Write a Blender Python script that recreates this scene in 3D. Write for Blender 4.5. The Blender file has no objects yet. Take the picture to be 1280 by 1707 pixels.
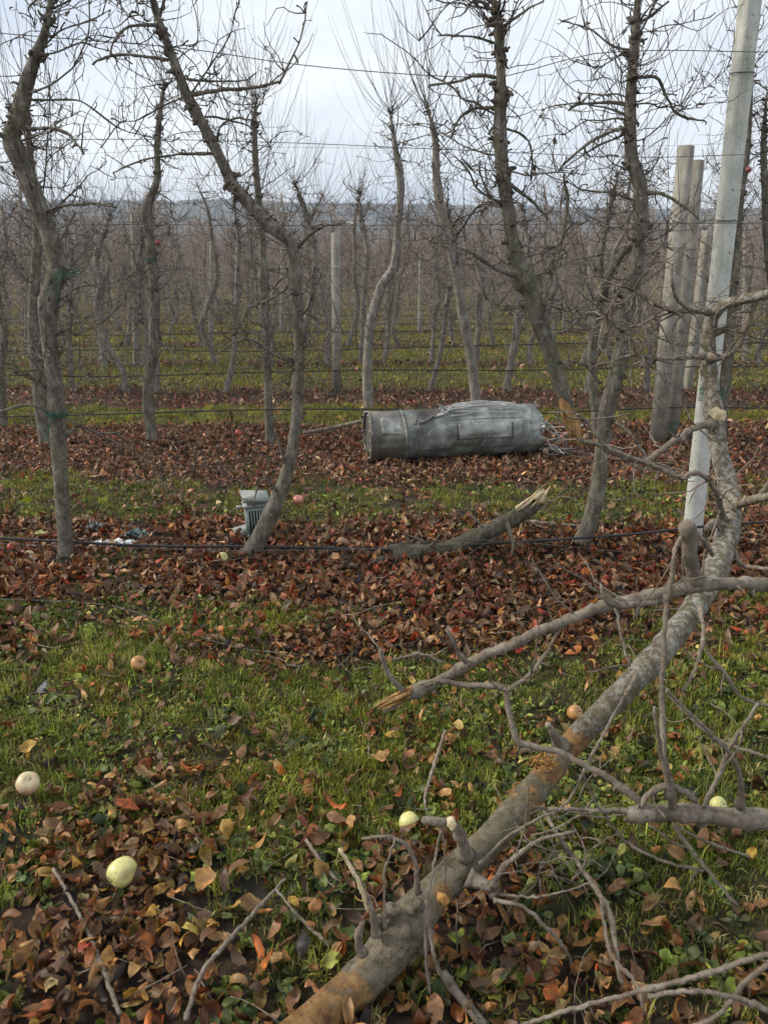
import bpy, math, random
import numpy as np
from mathutils import Vector

# ------------------------------------------------------------------ camera
FPX, PITCH, CH = 1340.0, math.radians(17.5), 1.75
C = bpy.context.scene.collection
sc = bpy.context.scene
cam_d = bpy.data.cameras.new('camera')
cam = bpy.data.objects.new('camera', cam_d); C.objects.link(cam)
cam.location = (0, 0, CH)
cam.rotation_euler = (math.pi/2 - PITCH, 0, 0)
cam_d.sensor_fit = 'VERTICAL'; cam_d.sensor_height = 36; cam_d.sensor_width = 27
cam_d.lens = 36*FPX/1707
cam_d.clip_start = 0.05; cam_d.clip_end = 9000
cam_d.dof.use_dof = True; cam_d.dof.focus_distance = 4.2; cam_d.dof.aperture_fstop = 6.5
sc.camera = cam

# ------------------------------------------------------------------ world, sun, exposure
SUN_EL, SUN_AZ = math.radians(36), math.radians(-84)      # azimuth from +Y towards +X
w = bpy.data.worlds.new('World'); sc.world = w; w.use_nodes = True
nt = w.node_tree; nt.nodes.clear()
def N(nt, t, **kw):
    n = nt.nodes.new(t)
    for k, v in kw.items():
        if k.startswith('i_'):
            key = k[2:]; key = int(key) if key.isdigit() else key.replace('_', ' ')
            n.inputs[key].default_value = v
        else: setattr(n, k, v)
    return n
L = lambda nt, a, b: nt.links.new(a, b)
out = N(nt, 'ShaderNodeOutputWorld'); bg = N(nt, 'ShaderNodeBackground', i_Strength=0.1)
sky = N(nt, 'ShaderNodeTexSky', sky_type='NISHITA'); sky.sun_disc = False
sky.sun_elevation = SUN_EL; sky.sun_rotation = SUN_AZ; sky.air_density = 1.2; sky.dust_density = 3.0
tc = N(nt, 'ShaderNodeTexCoord'); mp = N(nt, 'ShaderNodeMapping'); mp.inputs['Scale'].default_value = (1.0, 1.0, 3.6)
n1 = N(nt, 'ShaderNodeTexNoise', i_Scale=2.1, i_Detail=6.0, i_Roughness=0.52)
r1 = N(nt, 'ShaderNodeValToRGB')
e = r1.color_ramp.elements
e[0].position = 0.36; e[0].color = (4.7, 5.15, 5.9, 1); e[1].position = 0.62; e[1].color = (6.9, 7.1, 7.3, 1)
mx = N(nt, 'ShaderNodeMix', data_type='RGBA'); mx.inputs['Factor'].default_value = 0.9
L(nt, tc.outputs['Generated'], mp.inputs['Vector']); L(nt, mp.outputs[0], n1.inputs['Vector']); L(nt, n1.outputs['Fac'], r1.inputs['Fac'])
L(nt, sky.outputs[0], mx.inputs[6]); L(nt, r1.outputs[0], mx.inputs[7]); L(nt, mx.outputs[2], bg.inputs['Color']); L(nt, bg.outputs[0], out.inputs['Surface'])

sun_d = bpy.data.lights.new('sun', 'SUN'); sun_d.energy = 2.0; sun_d.angle = math.radians(12); sun_d.color = (1, 0.93, 0.82)
sun = bpy.data.objects.new('sun', sun_d); C.objects.link(sun)
sd = Vector((math.sin(SUN_AZ)*math.cos(SUN_EL), math.cos(SUN_AZ)*math.cos(SUN_EL), math.sin(SUN_EL)))
sun.rotation_euler = sd.to_track_quat('Z', 'Y').to_euler()
sun.location = (-6, 4, 8)
sc.view_settings.view_transform = 'Standard'; sc.view_settings.look = 'None'
sc.view_settings.exposure = 0.72; sc.view_settings.gamma = 1; sc.view_settings.use_curve_mapping = False
sc.cycles.max_bounces = 5; sc.cycles.diffuse_bounces = 3; sc.cycles.glossy_bounces = 2
sc.cycles.transmission_bounces = 3; sc.cycles.volume_bounces = 2; sc.cycles.transparent_max_bounces = 6
sc.cycles.use_adaptive_sampling = True

# ------------------------------------------------------------------ pixel -> point
cp, sp_ = math.cos(PITCH), math.sin(PITCH)
def ray(x, y):
    a, b = x-640.0, 853.5-y
    return np.array((a, FPX*cp + b*sp_, -FPX*sp_ + b*cp))
def at(x, y, Y):
    d = ray(x, y); return np.array((0, 0, CH)) + d*(Y/d[1])
def gr(x, y, z=0.0):
    d = ray(x, y); return np.array((0, 0, CH)) + d*((z-CH)/d[2])
def zc(p):                                   # distance along the optical axis
    return p[1]*cp + (CH-p[2])*sp_
def pxr(p, wpx):                             # radius for a width in photo pixels
    return 0.5*wpx*zc(p)/FPX

# ------------------------------------------------------------------ noise
_rs = np.random.RandomState(7); _T = _rs.rand(256, 256)
def vn(x, y, s, seed=0):
    x = np.asarray(x, float)/s + seed*17.31 + 1000; y = np.asarray(y, float)/s + seed*9.77 + 1000
    i, j = np.floor(x).astype(int), np.floor(y).astype(int); u, v = x-i, y-j
    u = u*u*(3-2*u); v = v*v*(3-2*v)
    g = lambda a, b: _T[a & 255, b & 255]
    return (g(i, j)*(1-u)+g(i+1, j)*u)*(1-v) + (g(i, j+1)*(1-u)+g(i+1, j+1)*u)*v
def fb(x, y, s, seed=0, o=3):
    r = 0; a = 0.5; t = 0
    for k in range(o): r = r + a*vn(x, y, s/2**k, seed+k); t += a; a *= 0.55
    return r/t
def gz(x, y):
    x = np.asarray(x, float); y = np.asarray(y, float)
    near = np.clip((40-np.abs(y))/30, 0, 1)
    r = ((fb(x, y, 0.9, 3)-0.5)*0.07 + (vn(x, y, 0.22, 5)-0.5)*0.018)*near
    k = np.clip((y-210)/900.0, 0, 1)
    r = r + 30*k*k*(3-2*k)*(0.9+0.2*vn(x, y, 260, 9)) - np.clip((y-50)/100, 0, 1)*0.3*(1-k)
    return r
def sst(x, a, b):
    t = np.clip((np.asarray(x, float)-a)/(b-a), 0, 1); return t*t*(3-2*t)
def green(x, y):
    """0 = leaf litter, 1 = grass"""
    x = np.asarray(x, float); yw = np.asarray(y, float) + (fb(x, y, 1.1, 21)-0.5)*0.7
    g = 0.44*np.ones_like(yw)
    g = g + (0.95-0.44)*sst(yw, 1.95, 2.4)
    g = g - 0.50*sst(yw, 3.15, 3.5) - 0.42*sst(yw, 3.85, 4.1)
    g = g + 0.80*sst(yw, 5.0, 5.6) - 0.66*sst(yw, 5.9, 6.9)
    g = g + 0.93*sst(yw, 8.5, 8.8) - 0.9*sst(yw, 9.6, 9.9) + 0.8*sst(yw, 11.2, 11.5)
    ph = np.abs(((yw-11.0+1.55) % 3.1)-1.55)
    g = g - np.where(yw > 12.4, 0.55*(1-sst(ph, 0.25, 0.7)), 0)
    # bare and leafy patches
    g = g + (fb(x, y, 0.45, 31)-0.5)*1.7*sst(y, 1.0, 2.0)*(1-0.5*sst(y, 4, 9))
    g = g - 0.5*sst(0.5-fb(x, y, 1.3, 41), 0.0, 0.2)*sst(yw, 5.0, 5.2)*(1-sst(yw, 6.2, 6.6))
    g = g + 0.45*sst(x, 0.3, 1.2)*(1-sst(yw, 2.2, 2.6))*fb(x, y, 0.5, 51)
    return np.clip(g, 0, 1)

# ------------------------------------------------------------------ mesh collecting
class MB:
    def __init__(s): s.v = []; s.f4 = []; s.f3 = []; s.c = []; s.n = 0
    def add(s, v, f4=None, f3=None, col=None):
        v = np.asarray(v, float).reshape(-1, 3)
        if f4 is not None and len(f4): s.f4.append(np.asarray(f4, int).reshape(-1, 4)+s.n)
        if f3 is not None and len(f3): s.f3.append(np.asarray(f3, int).reshape(-1, 3)+s.n)
        s.v.append(v)
        c = np.zeros((len(v), 3)) + (0.2 if col is None else np.asarray(col, float))
        s.c.append(c); s.n += len(v)
    def build(s, name, mat, parent=None, base=None, smooth=True, attr=True, extra=None):
        me = bpy.data.meshes.new(name)
        v = np.concatenate(s.v) if s.v else np.zeros((0, 3))
        if base is not None: v = v - np.asarray(base)
        f4 = np.concatenate(s.f4) if s.f4 else np.zeros((0, 4), int)
        f3 = np.concatenate(s.f3) if s.f3 else np.zeros((0, 3), int)
        me.vertices.add(len(v)); me.vertices.foreach_set('co', v.astype(np.float32).ravel())
        nl = f4.size+f3.size; me.loops.add(nl)
        me.loops.foreach_set('vertex_index', np.concatenate((f4.ravel(), f3.ravel())).astype(np.int32))
        npoly = len(f4)+len(f3); me.polygons.add(npoly)
        st = np.concatenate((np.arange(len(f4))*4, f4.size+np.arange(len(f3))*3)).astype(np.int32)
        me.polygons.foreach_set('loop_start', st)
        me.update(calc_edges=True)
        if smooth: me.polygons.foreach_set('use_smooth', np.ones(npoly, bool))
        if attr:
            a = me.attributes.new('col', 'FLOAT_COLOR', 'POINT')
            c = np.concatenate(s.c); c = np.concatenate((c, np.ones((len(c), 1))), 1)
            a.data.foreach_set('color', c.astype(np.float32).ravel())
        me.materials.append(mat)
        me.validate()
        o = bpy.data.objects.new(name, me); C.objects.link(o)
        if parent is not None: o.parent = parent
        return o
def tag(o, label=None, cat=None, group=None, kind=None):
    if label: o['label'] = label
    if cat: o['category'] = cat
    if group: o['group'] = group
    if kind: o['kind'] = kind
    return o
def empty(name, loc, label=None, cat=None, group=None):
    o = bpy.data.objects.new(name, None); C.objects.link(o); o.location = loc; o.empty_display_size = 0.1
    return tag(o, label, cat, group)

def resample(P, R, step):
    P = np.asarray(P, float); R = np.asarray(R, float)
    if len(P) == 2: P = np.array([P[0], (P[0]+P[1])/2, P[1]]); R = np.array([R[0], (R[0]+R[1])/2, R[1]])
    d = np.linalg.norm(np.diff(P, axis=0), axis=1); s = np.concatenate(([0], np.cumsum(np.maximum(d, 1e-6))))
    n = max(3, int(s[-1]/step)+1); t = np.linspace(0, s[-1], n)
    i = np.clip(np.searchsorted(s, t, 'right')-1, 0, len(P)-2); u = ((t-s[i])/(s[i+1]-s[i]))[:, None]
    E = np.vstack((2*P[0]-P[1], P, 2*P[-1]-P[-2])); p0, p1, p2, p3 = E[i], E[i+1], E[i+2], E[i+3]
    Q = 0.5*((2*p1)+(-p0+p2)*u+(2*p0-5*p1+4*p2-p3)*u*u+(-p0+3*p1-3*p2+p3)*u**3)
    return Q, np.interp(t, s, R)
def frames(P):
    T = np.gradient(P, axis=0); T /= np.linalg.norm(T, axis=1)[:, None]+1e-9
    a = np.array((0, 0, 1.0)) if abs(T[0, 2]) < 0.8 else np.array((1.0, 0, 0))
    U = np.empty_like(T); u = a
    for k in range(len(T)):
        u = u - T[k]*np.dot(u, T[k]); u = u/(np.linalg.norm(u)+1e-9); U[k] = u
    return T, U, np.cross(T, U)
def tube(mb, P, R, sides=6, step=None, rough=0.0, seed=0, col=None, closed=True, tipflat=False, freq=28.0):
    if step: P, R = resample(P, R, step)
    else: P = np.asarray(P, float); R = np.asarray(R, float)
    T, U, V = frames(P); n = len(P)
    a = np.arange(sides)*2*math.pi/sides
    rr = np.repeat(R[:, None], sides, 1)
    dirs = U[:, None]*np.cos(a)[None, :, None] + V[:, None]*np.sin(a)[None, :, None]
    if rough:
        rs = np.random.RandomState(seed); q = P[:, None]+dirs*R[:, None, None]
        f = 0
        for k in range(7):
            kv = rs.normal(size=3); kv *= freq*(1.55**k)/4/np.linalg.norm(kv)
            f = f + np.sin(q@kv + rs.rand()*6.28)*(0.62**k)
        rr = rr*(1+rough*f)
    v = P[:, None]+dirs*rr[:, :, None]
    v = v.reshape(-1, 3)
    i = np.arange(n-1)[:, None]*sides; j = np.arange(sides)[None]; j2 = (j+1) % sides
    f4 = np.stack((i+j, i+j2, i+sides+j2, i+sides+j), -1).reshape(-1, 4)
    f3 = None
    if closed:
        v = np.vstack((v, P[0], P[-1] + (0 if tipflat else 1)*T[-1]*R[-1]*0.6)); j = j[0]; j2 = j2[0]
        f3 = np.vstack((np.stack((np.full(sides, n*sides), j2, j), -1), np.stack((np.full(sides, n*sides+1), (n-1)*sides+j, (n-1)*sides+j2), -1)))
    mb.add(v, f4, f3, col)
def box(mb, c, s, rot=None, col=None, bev=0.0):
    """box with optional bevelled vertical section"""
    x, y, z = np.array(s)/2.0
    b = bev
    if b > 0:
        ring = np.array([(x-b, y), (-x+b, y), (-x, y-b), (-x, -y+b), (-x+b, -y), (x-b, -y), (x, -y+b), (x, y-b)])
    else: ring = np.array([(x, y), (-x, y), (-x, -y), (x, -y)])
    n = len(ring)
    v = np.vstack([np.c_[ring*(1 if not b else 1), np.full(n, zz)] for zz in (-z, z)])
    i = np.arange(n); f4 = np.stack((i, (i+1) % n, n+(i+1) % n, n+i), 1)
    f3 = [(0, k+1, k) for k in range(1, n-1)] + [(n, n+k, n+k+1) for k in range(1, n-1)]
    if rot is not None: v = v@np.array(rot).T
    mb.add(v+np.array(c), f4, f3, col)
def rotm(rx=0, ry=0, rz=0):
    from mathutils import Euler
    return np.array(Euler((rx, ry, rz)).to_matrix())

# ------------------------------------------------------------------ materials
def mat_base(name, rough=0.8, spec=0.3):
    m = bpy.data.materials.new(name); m.use_nodes = True; nt = m.node_tree
    b = nt.nodes['Principled BSDF']; b.inputs['Roughness'].default_value = rough
    b.inputs['Specular IOR Level'].default_value = spec
    return m, nt, b
def ramp(nt, src, stops):
    r = N(nt, 'ShaderNodeValToRGB'); els = r.color_ramp.elements
    while len(els) < len(stops): els.new(0.5)
    for el, (p, c) in zip(els, stops): el.position = p; el.color = (*c, 1) if len(c) == 3 else c
    L(nt, src, r.inputs['Fac']); return r.outputs[0]
def mix(nt, f, a, b, mode='MIX'):
    m = N(nt, 'ShaderNodeMix', data_type='RGBA', blend_type=mode)
    for k, s in ((0, f), (6, a), (7, b)):
        if hasattr(s, 'is_output'): L(nt, s, m.inputs[k])
        else: m.inputs[k].default_value = s if k == 0 else (*s, 1)
    return m.outputs[2]
def bump(nt, b, h, strength, dist):
    n = N(nt, 'ShaderNodeBump', i_Strength=strength, i_Distance=dist)
    L(nt, h, n.inputs['Height']); L(nt, n.outputs[0], b.inputs['Normal'])
def noise(nt, scale, detail=5, rough=0.6, vec=None, stretch=None):
    n = N(nt, 'ShaderNodeTexNoise', i_Scale=scale, i_Detail=float(detail), i_Roughness=rough)
    t = N(nt, 'ShaderNodeTexCoord'); s = t.outputs['Object']
    if stretch:
        m_ = N(nt, 'ShaderNodeMapping'); m_.inputs['Scale'].default_value = stretch; L(nt, s, m_.inputs['Vector']); s = m_.outputs[0]
    L(nt, s, n.inputs['Vector']); return n.outputs['Fac']
def bark(name, dark, mid, light, lichen=0.35, moss=(0.13, 0.14, 0.06), mossamt=0.5, bmp=0.5, stain=None):
    m, nt, b = mat_base(name, 0.85, 0.2)
    c = ramp(nt, noise(nt, 22, 8, 0.68, stretch=(1, 1, 0.45)), [(0.32, dark), (0.5, mid), (0.68, light)])
    c = mix(nt, ramp(nt, noise(nt, 5, 4), [(0.50, (0, 0, 0)), (0.66, (mossamt,)*3)]), c, moss)
    if stain:
        c = mix(nt, ramp(nt, noise(nt, 3.3, 5, 0.6), [(0.60, (0, 0, 0)), (0.72, (0.6,)*3)]), c, stain)
    li = ramp(nt, noise(nt, 38, 6, 0.7), [(0.56, (0, 0, 0)), (0.66, (lichen,)*3)])
    c = mix(nt, li, c, (0.42, 0.42, 0.38))
    c = mix(nt, ramp(nt, noise(nt, 95, 4, 0.7), [(0.36, (0.65,)*3), (0.45, (0, 0, 0))]), c, tuple(x*0.45 for x in dark))
    L(nt, c, b.inputs['Base Color'])
    bump(nt, b, noise(nt, 60, 8, 0.75, stretch=(1, 1, 0.5)), bmp, 0.01)
    return m
M_bark = bark('bark_orchard', (0.06, 0.052, 0.04), (0.155, 0.135, 0.105), (0.30, 0.27, 0.22), 0.5, bmp=0.8)
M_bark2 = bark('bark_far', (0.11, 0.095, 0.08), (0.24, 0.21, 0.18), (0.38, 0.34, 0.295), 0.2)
def fall_mat():
    m, nt, b = mat_base('bark_fallen', 0.85, 0.25)
    a = N(nt, 'ShaderNodeAttribute', attribute_name='col'); sp = N(nt, 'ShaderNodeSeparateColor'); L(nt, a.outputs['Color'], sp.inputs[0])
    c = ramp(nt, noise(nt, 16, 10, 0.75), [(0.30, (0.045, 0.033, 0.02)), (0.44, (0.15, 0.115, 0.072)), (0.56, (0.28, 0.225, 0.15)), (0.72, (0.45, 0.385, 0.275))])
    c = mix(nt, ramp(nt, noise(nt, 6, 5, 0.65), [(0.46, (0, 0, 0)), (0.6, (0.6,)*3)]), c, (0.13, 0.115, 0.055))
    li = ramp(nt, noise(nt, 34, 8, 0.75), [(0.47, (0, 0, 0)), (0.56, (0.85,)*3)])
    lm = mix(nt, 1.0, li, mix(nt, sp.outputs[1], (0.2, 0.2, 0.2), (0.85, 0.85, 0.85)), 'MULTIPLY')
    c = mix(nt, lm, c, (0.48, 0.47, 0.42))
    s1 = N(nt, 'ShaderNodeMath', operation='MULTIPLY_ADD', i_1=2.2, i_2=-1.1); L(nt, noise(nt, 15, 9, 0.75), s1.inputs[0])
    s2 = N(nt, 'ShaderNodeMath', operation='ADD'); L(nt, s1.outputs[0], s2.inputs[0]); L(nt, sp.outputs[0], s2.inputs[1])
    wood = ramp(nt, noise(nt, 30, 6, 0.7), [(0.35, (0.16, 0.07, 0.025)), (0.52, (0.36, 0.19, 0.065)), (0.68, (0.5, 0.33, 0.14))])
    c = mix(nt, ramp(nt, s2.outputs[0], [(0.42, (0, 0, 0)), (0.58, (0.88,)*3)]), c, wood)
    c = mix(nt, ramp(nt, noise(nt, 70, 6, 0.75), [(0.36, (0.8,)*3), (0.44, (0, 0, 0))]), c, (0.03, 0.024, 0.018))
    L(nt, c, b.inputs['Base Color'])
    bump(nt, b, noise(nt, 34, 10, 0.78), 1.0, 0.022)
    return m
M_fall = fall_mat()
M_limb = bark('bark_limb', (0.115, 0.09, 0.064), (0.23, 0.185, 0.14), (0.38, 0.32, 0.25), 0.4, (0.2, 0.17, 0.12), 0.4, 0.9)
M_twig = bark('bark_twig', (0.06, 0.048, 0.038), (0.12, 0.097, 0.078), (0.21, 0.175, 0.145), 0.15, (0.1, 0.085, 0.06), 0.3, 0.2)
M_twigfar = bark('bark_twig_far', (0.22, 0.17, 0.14), (0.34, 0.275, 0.235), (0.45, 0.385, 0.335), 0.1, (0.15, 0.12, 0.10), 0.3, 0.0)  # paler than near twigs: some distance haze is put into the colour

def simple(name, c1, c2, scale, rough=0.8, spec=0.3, metal=0.0, b_=0.0, bd=0.004, stretch=None):
    m, nt, b = mat_base(name, rough, spec)
    L(nt, ramp(nt, noise(nt, scale, 7, 0.65, stretch=stretch), [(0.35, c1), (0.65, c2)]), b.inputs['Base Color'])
    b.inputs['Metallic'].default_value = metal
    if b_: bump(nt, b, noise(nt, scale*3, 6, 0.7, stretch=stretch), b_, bd)
    return m
M_wood = simple('split_wood', (0.22, 0.10, 0.03), (0.60, 0.38, 0.16), 60, 0.75, 0.2, 0, 1.0, 0.01, (1, 1, 0.12))
M_pale = simple('cut_wood', (0.45, 0.34, 0.19), (0.72, 0.60, 0.38), 40, 0.8, 0.2, 0, 0.4)
M_black = simple('black_pipe', (0.018, 0.017, 0.017), (0.035, 0.034, 0.032), 20, 0.45, 0.4)
M_wire = simple('steel_wire', (0.08, 0.08, 0.08), (0.18, 0.17, 0.16), 30, 0.55, 0.5, 0.4)
M_green = simple('green_tie', (0.012, 0.07, 0.045), (0.025, 0.14, 0.09), 30, 0.5, 0.4)

def attr_mat(name, rough, spec, var=0.5, scale=60, trans=0.0, back=None, vein=False):
    m, nt, b = mat_base(name, rough, spec)
    a = N(nt, 'ShaderNodeAttribute', attribute_name='col'); c = a.outputs['Color']
    nn = noise(nt, scale, 5, 0.65)
    c = mix(nt, 1.0, c, ramp(nt, nn, [(0.3, (1-var,)*3), (0.7, (1+var,)*3)]), 'MULTIPLY')
    if vein:
        c = mix(nt, ramp(nt, noise(nt, scale*3.1, 3, 0.6), [(0.60, (0, 0, 0)), (0.68, (0.55,)*3)]), c, (0.035, 0.02, 0.012))
    if back:
        g = N(nt, 'ShaderNodeNewGeometry'); h = N(nt, 'ShaderNodeMath', operation='MULTIPLY', i_1=back[0]); L(nt, g.outputs['Backfacing'], h.inputs[0])
        c = mix(nt, h.outputs[0], c, back[1])
    L(nt, c, b.inputs['Base Color'])
    if trans:
        t = N(nt, 'ShaderNodeBsdfTranslucent'); L(nt, c, t.inputs['Color']); ms = N(nt, 'ShaderNodeMixShader', i_0=trans)
        o = nt.nodes['Material Output']; L(nt, b.outputs[0], ms.inputs[1]); L(nt, t.outputs[0], ms.inputs[2]); L(nt, ms.outputs[0], o.inputs['Surface'])
    return m
M_leaf = attr_mat('dead_leaf', 0.5, 0.35, 0.6, 45, 0.18, (0.22, (0.30, 0.19, 0.10)), True)
M_grass = attr_mat('grass_blade', 0.55, 0.3, 0.3, 12, 0.25)
M_weed = attr_mat('weed_leaf', 0.5, 0.35, 0.35, 50, 0.2)

def soil_mat():
    m, nt, b = mat_base('soil', 0.9, 0.25)
    a = N(nt, 'ShaderNodeAttribute', attribute_name='col')
    sep = N(nt, 'ShaderNodeSeparateColor'); L(nt, a.outputs['Color'], sep.inputs[0])
    g0, far = sep.outputs[0], sep.outputs[1]
    soil = ramp(nt, noise(nt, 7, 9, 0.7), [(0.3, (0.02, 0.016, 0.011)), (0.55, (0.045, 0.036, 0.026)), (0.75, (0.085, 0.068, 0.048))])
    lit = ramp(nt, noise(nt, 26, 6, 0.75), [(0.35, (0.04, 0.022, 0.016)), (0.5, (0.12, 0.055, 0.035)), (0.62, (0.21, 0.12, 0.08)), (0.75, (0.10, 0.03, 0.02))])
    gras = ramp(nt, noise(nt, 11, 8, 0.75), [(0.35, (0.04, 0.036, 0.018)), (0.5, (0.10, 0.10, 0.026)), (0.58, (0.20, 0.20, 0.05)), (0.7, (0.13, 0.095, 0.055))])
    s1 = N(nt, 'ShaderNodeMath', operation='ADD'); L(nt, g0, s1.inputs[0])
    s2 = N(nt, 'ShaderNodeMath', operation='SUBTRACT', i_1=0.5); L(nt, noise(nt, 4, 6, 0.7), s2.inputs[0]); L(nt, s2.outputs[0], s1.inputs[1])
    gm = ramp(nt, s1.outputs[0], [(0.42, (0, 0, 0)), (0.58, (1, 1, 1))])
    c_near = mix(nt, 0.28, soil, mix(nt, gm, lit, gras))
    c_mid = mix(nt, gm, lit, gras)
    fr = ramp(nt, far, [(0.0, (0, 0, 0)), (0.12, (1, 1, 1))])
    c = mix(nt, fr, c_near, c_mid)
    mudc = ramp(nt, noise(nt, 9, 9, 0.75), [(0.35, (0.03, 0.026, 0.021)), (0.6, (0.085, 0.074, 0.06))])
    c = mix(nt, sep.outputs[2], c, mudc)
    brown = ramp(nt, noise(nt, 0.02, 10, 0.7, stretch=(1, 4, 1)), [(0.35, (0.13, 0.095, 0.075)), (0.5, (0.20, 0.152, 0.12)), (0.65, (0.24, 0.19, 0.145))])
    c = mix(nt, ramp(nt, far, [(0.4, (0, 0, 0)), (0.8, (1, 1, 1))]), c, brown)
    L(nt, c, b.inputs['Base Color'])
    bump(nt, b, noise(nt, 45, 10, 0.85), 1.0, 0.03)
    return m
M_soil = soil_mat()

# ------------------------------------------------------------------ ground sheet
MUD = [(gr(400, 1490), 0.10, 0.06)]
def mud(x, y):
    m = 0*x
    for c, a, b in MUD: m = np.maximum(m, 1-sst(((x-c[0])/a)**2+((y-c[1])/b)**2+(vn(x, y, 0.08, 99)-0.5)*1.2, 0.6, 1.3))
    return m
def axis(parts):
    r = []
    for a, b, n in parts: r += list(np.linspace(a, b, n, endpoint=False))
    return np.array(r+[parts[-1][1]])
gx = axis([(-3500, -300, 8), (-300, -40, 14), (-40, -7, 30), (-7, 7, 190), (7, 40, 30), (40, 300, 14), (300, 3500, 8)])
gy = axis([(-60, -2, 14), (-2, 1, 18), (1, 13, 190), (13, 60, 160), (60, 220, 50), (220, 1300, 50), (1300, 4200, 8)])
X, Y = np.meshgrid(gx, gy); Z = gz(X, Y)
nx_, ny_ = len(gx), len(gy)
i = np.arange(ny_-1)[:, None]*nx_; j = np.arange(nx_-1)[None]
f4 = np.stack((i+j, i+j+1, i+nx_+j+1, i+nx_+j), -1).reshape(-1, 4)
far = np.clip((Y-6)/194, 0, 1)
mb = MB(); mb.add(np.stack((X, Y, Z), -1).reshape(-1, 3), f4, col=np.stack((green(X, Y)*(1-mud(X, Y)), far, mud(X, Y)), -1).reshape(-1, 3))
ground = tag(mb.build('ground', M_soil), kind='structure')

# ------------------------------------------------------------------ leaves, grass, weeds (vectorised)
BROWN = [(0.235, 0.115, 0.036), (0.31, 0.175, 0.06), (0.17, 0.065, 0.022), (0.085, 0.042, 0.02), (0.045, 0.027, 0.016),
         (0.40, 0.26, 0.10), (0.27, 0.085, 0.02), (0.16, 0.095, 0.05), (0.38, 0.26, 0.055), (0.17, 0.16, 0.04), (0.29, 0.19, 0.095)]
BROWN_W = [14, 11, 12, 13, 11, 9, 9, 7, 4, 3, 6]
RED = [(0.21, 0.055, 0.024), (0.26, 0.09, 0.034), (0.13, 0.052, 0.026), (0.07, 0.034, 0.02), (0.28, 0.165, 0.085), (0.32, 0.05, 0.02), (0.21, 0.12, 0.065), (0.36, 0.17, 0.045), (0.04, 0.024, 0.015), (0.36, 0.25, 0.15)]  # the pale tones put lit glints into the leaf colour
RED_W = [14, 12, 12, 11, 12, 4, 13, 6, 11, 9]
FARC = [(0.17, 0.07, 0.042), (0.19, 0.105, 0.065), (0.11, 0.065, 0.042), (0.27, 0.055, 0.035), (0.32, 0.22, 0.15), (0.05, 0.032, 0.022)]
FARC_W = [10, 12, 12, 3, 10, 12]
def pick(rs, cols, wts, n):
    wts = np.array(wts, float); k = rs.choice(len(cols), n, p=wts/wts.sum()); return np.array(cols)[k]
def euler(rx, ry, rz):
    cx, sx, cy, sy, cz, sz = np.cos(rx), np.sin(rx), np.cos(ry), np.sin(ry), np.cos(rz), np.sin(rz)
    return np.stack((np.stack((cz*cy, cz*sy*sx-sz*cx, cz*sy*cx+sz*sx), -1), np.stack((sz*cy, sz*sy*sx+cz*cx, sz*sy*cx-cz*sx), -1), np.stack((-sy, cy*sx, cy*cx), -1)), -2)
def leaves(mb, rs, pos, length, col, seg=6, curl=(0.3, 3.4), tilt=0.55, fold=0.5, wr=(0.18, 0.29), stem=False, sink=0.0, bright=0.42, tint=(1.12, 1.0, 0.86)):
    n = len(pos); u = np.linspace(0, 1, seg+1); v = np.array((-1, 0, 1.0))
    wd = np.sin(np.pi*np.clip(u*0.96+0.02, 0, 1)**0.8)**0.9*(1-0.25*u)*1.12
    Lh = length[:, None, None]; U = u[None, :, None]; V = v[None, None, :]
    cu = (rs.uniform(*curl, n)*rs.choice((-1, 1), n, p=(0.4, 0.6)))[:, None, None]
    th = cu*(U-0.5)
    W = (rs.uniform(*wr, n))[:, None, None]*Lh*wd[None, :, None]
    W = W*(1+0.09*rs.normal(size=(n, seg+1, 3)))
    fo = rs.uniform(0.1, fold*2, n)[:, None, None]
    tw = rs.normal(0, 0.5, n)[:, None, None]*(U-0.5)*2
    yy = V*W*np.cos(fo*np.abs(V)); zz = np.abs(V)*W*np.sin(fo) + 0.03*Lh*rs.normal(size=(n, seg+1, 3))*np.abs(V)
    y2 = yy*np.cos(tw)-zz*np.sin(tw); z2 = yy*np.sin(tw)+zz*np.cos(tw)
    x = Lh*np.sin(th)/cu - z2*np.sin(th); z = Lh*(1-np.cos(th))/cu + z2*np.cos(th)
    P = np.stack((x+0*y2, y2, z), -1).reshape(n, -1, 3)
    R = euler(rs.normal(0, tilt, n) + np.where(rs.rand(n) < 0.4, math.pi, 0), rs.normal(0, tilt, n), rs.uniform(0, 6.28, n))
    P = np.einsum('nij,nkj->nki', R, P)
    zmin = P[:, :, 2].min(1)
    P = P + pos[:, None, :]; P[:, :, 2] -= (zmin*0.75+sink)[:, None]
    m = (seg+1)*3; b = np.arange(n)[:, None, None]*m; r = np.arange(seg)[None, :, None]*3; q = np.arange(2)[None, None, :]
    f = np.stack((b+r+q, b+r+q+1, b+r+q+4, b+r+q+3), -1).reshape(-1, 4)
    col = col*np.array(tint)*np.exp(rs.normal(0, bright, (n, 1)))*(1+0.06*rs.normal(size=(n, 3)))
    C_ = np.repeat(col[:, None, :], m, 1)*(1+0.12*rs.normal(size=(n, m, 1)))
    if seg > 3:
        C_ = C_.reshape(n, seg+1, 3, 3); C_[:, :, 1] *= 0.62; C_[:, ::2, 0::2] *= 0.86
        tipd = rs.uniform(0.45, 1.1, n)[:, None, None]; C_[:, -2:] *= tipd[..., None]; C_ = C_.reshape(n, m, 3)
    mb.add(P.reshape(-1, 3), f, None, np.clip(C_, 0.01, 0.9).reshape(-1, 3))
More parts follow.
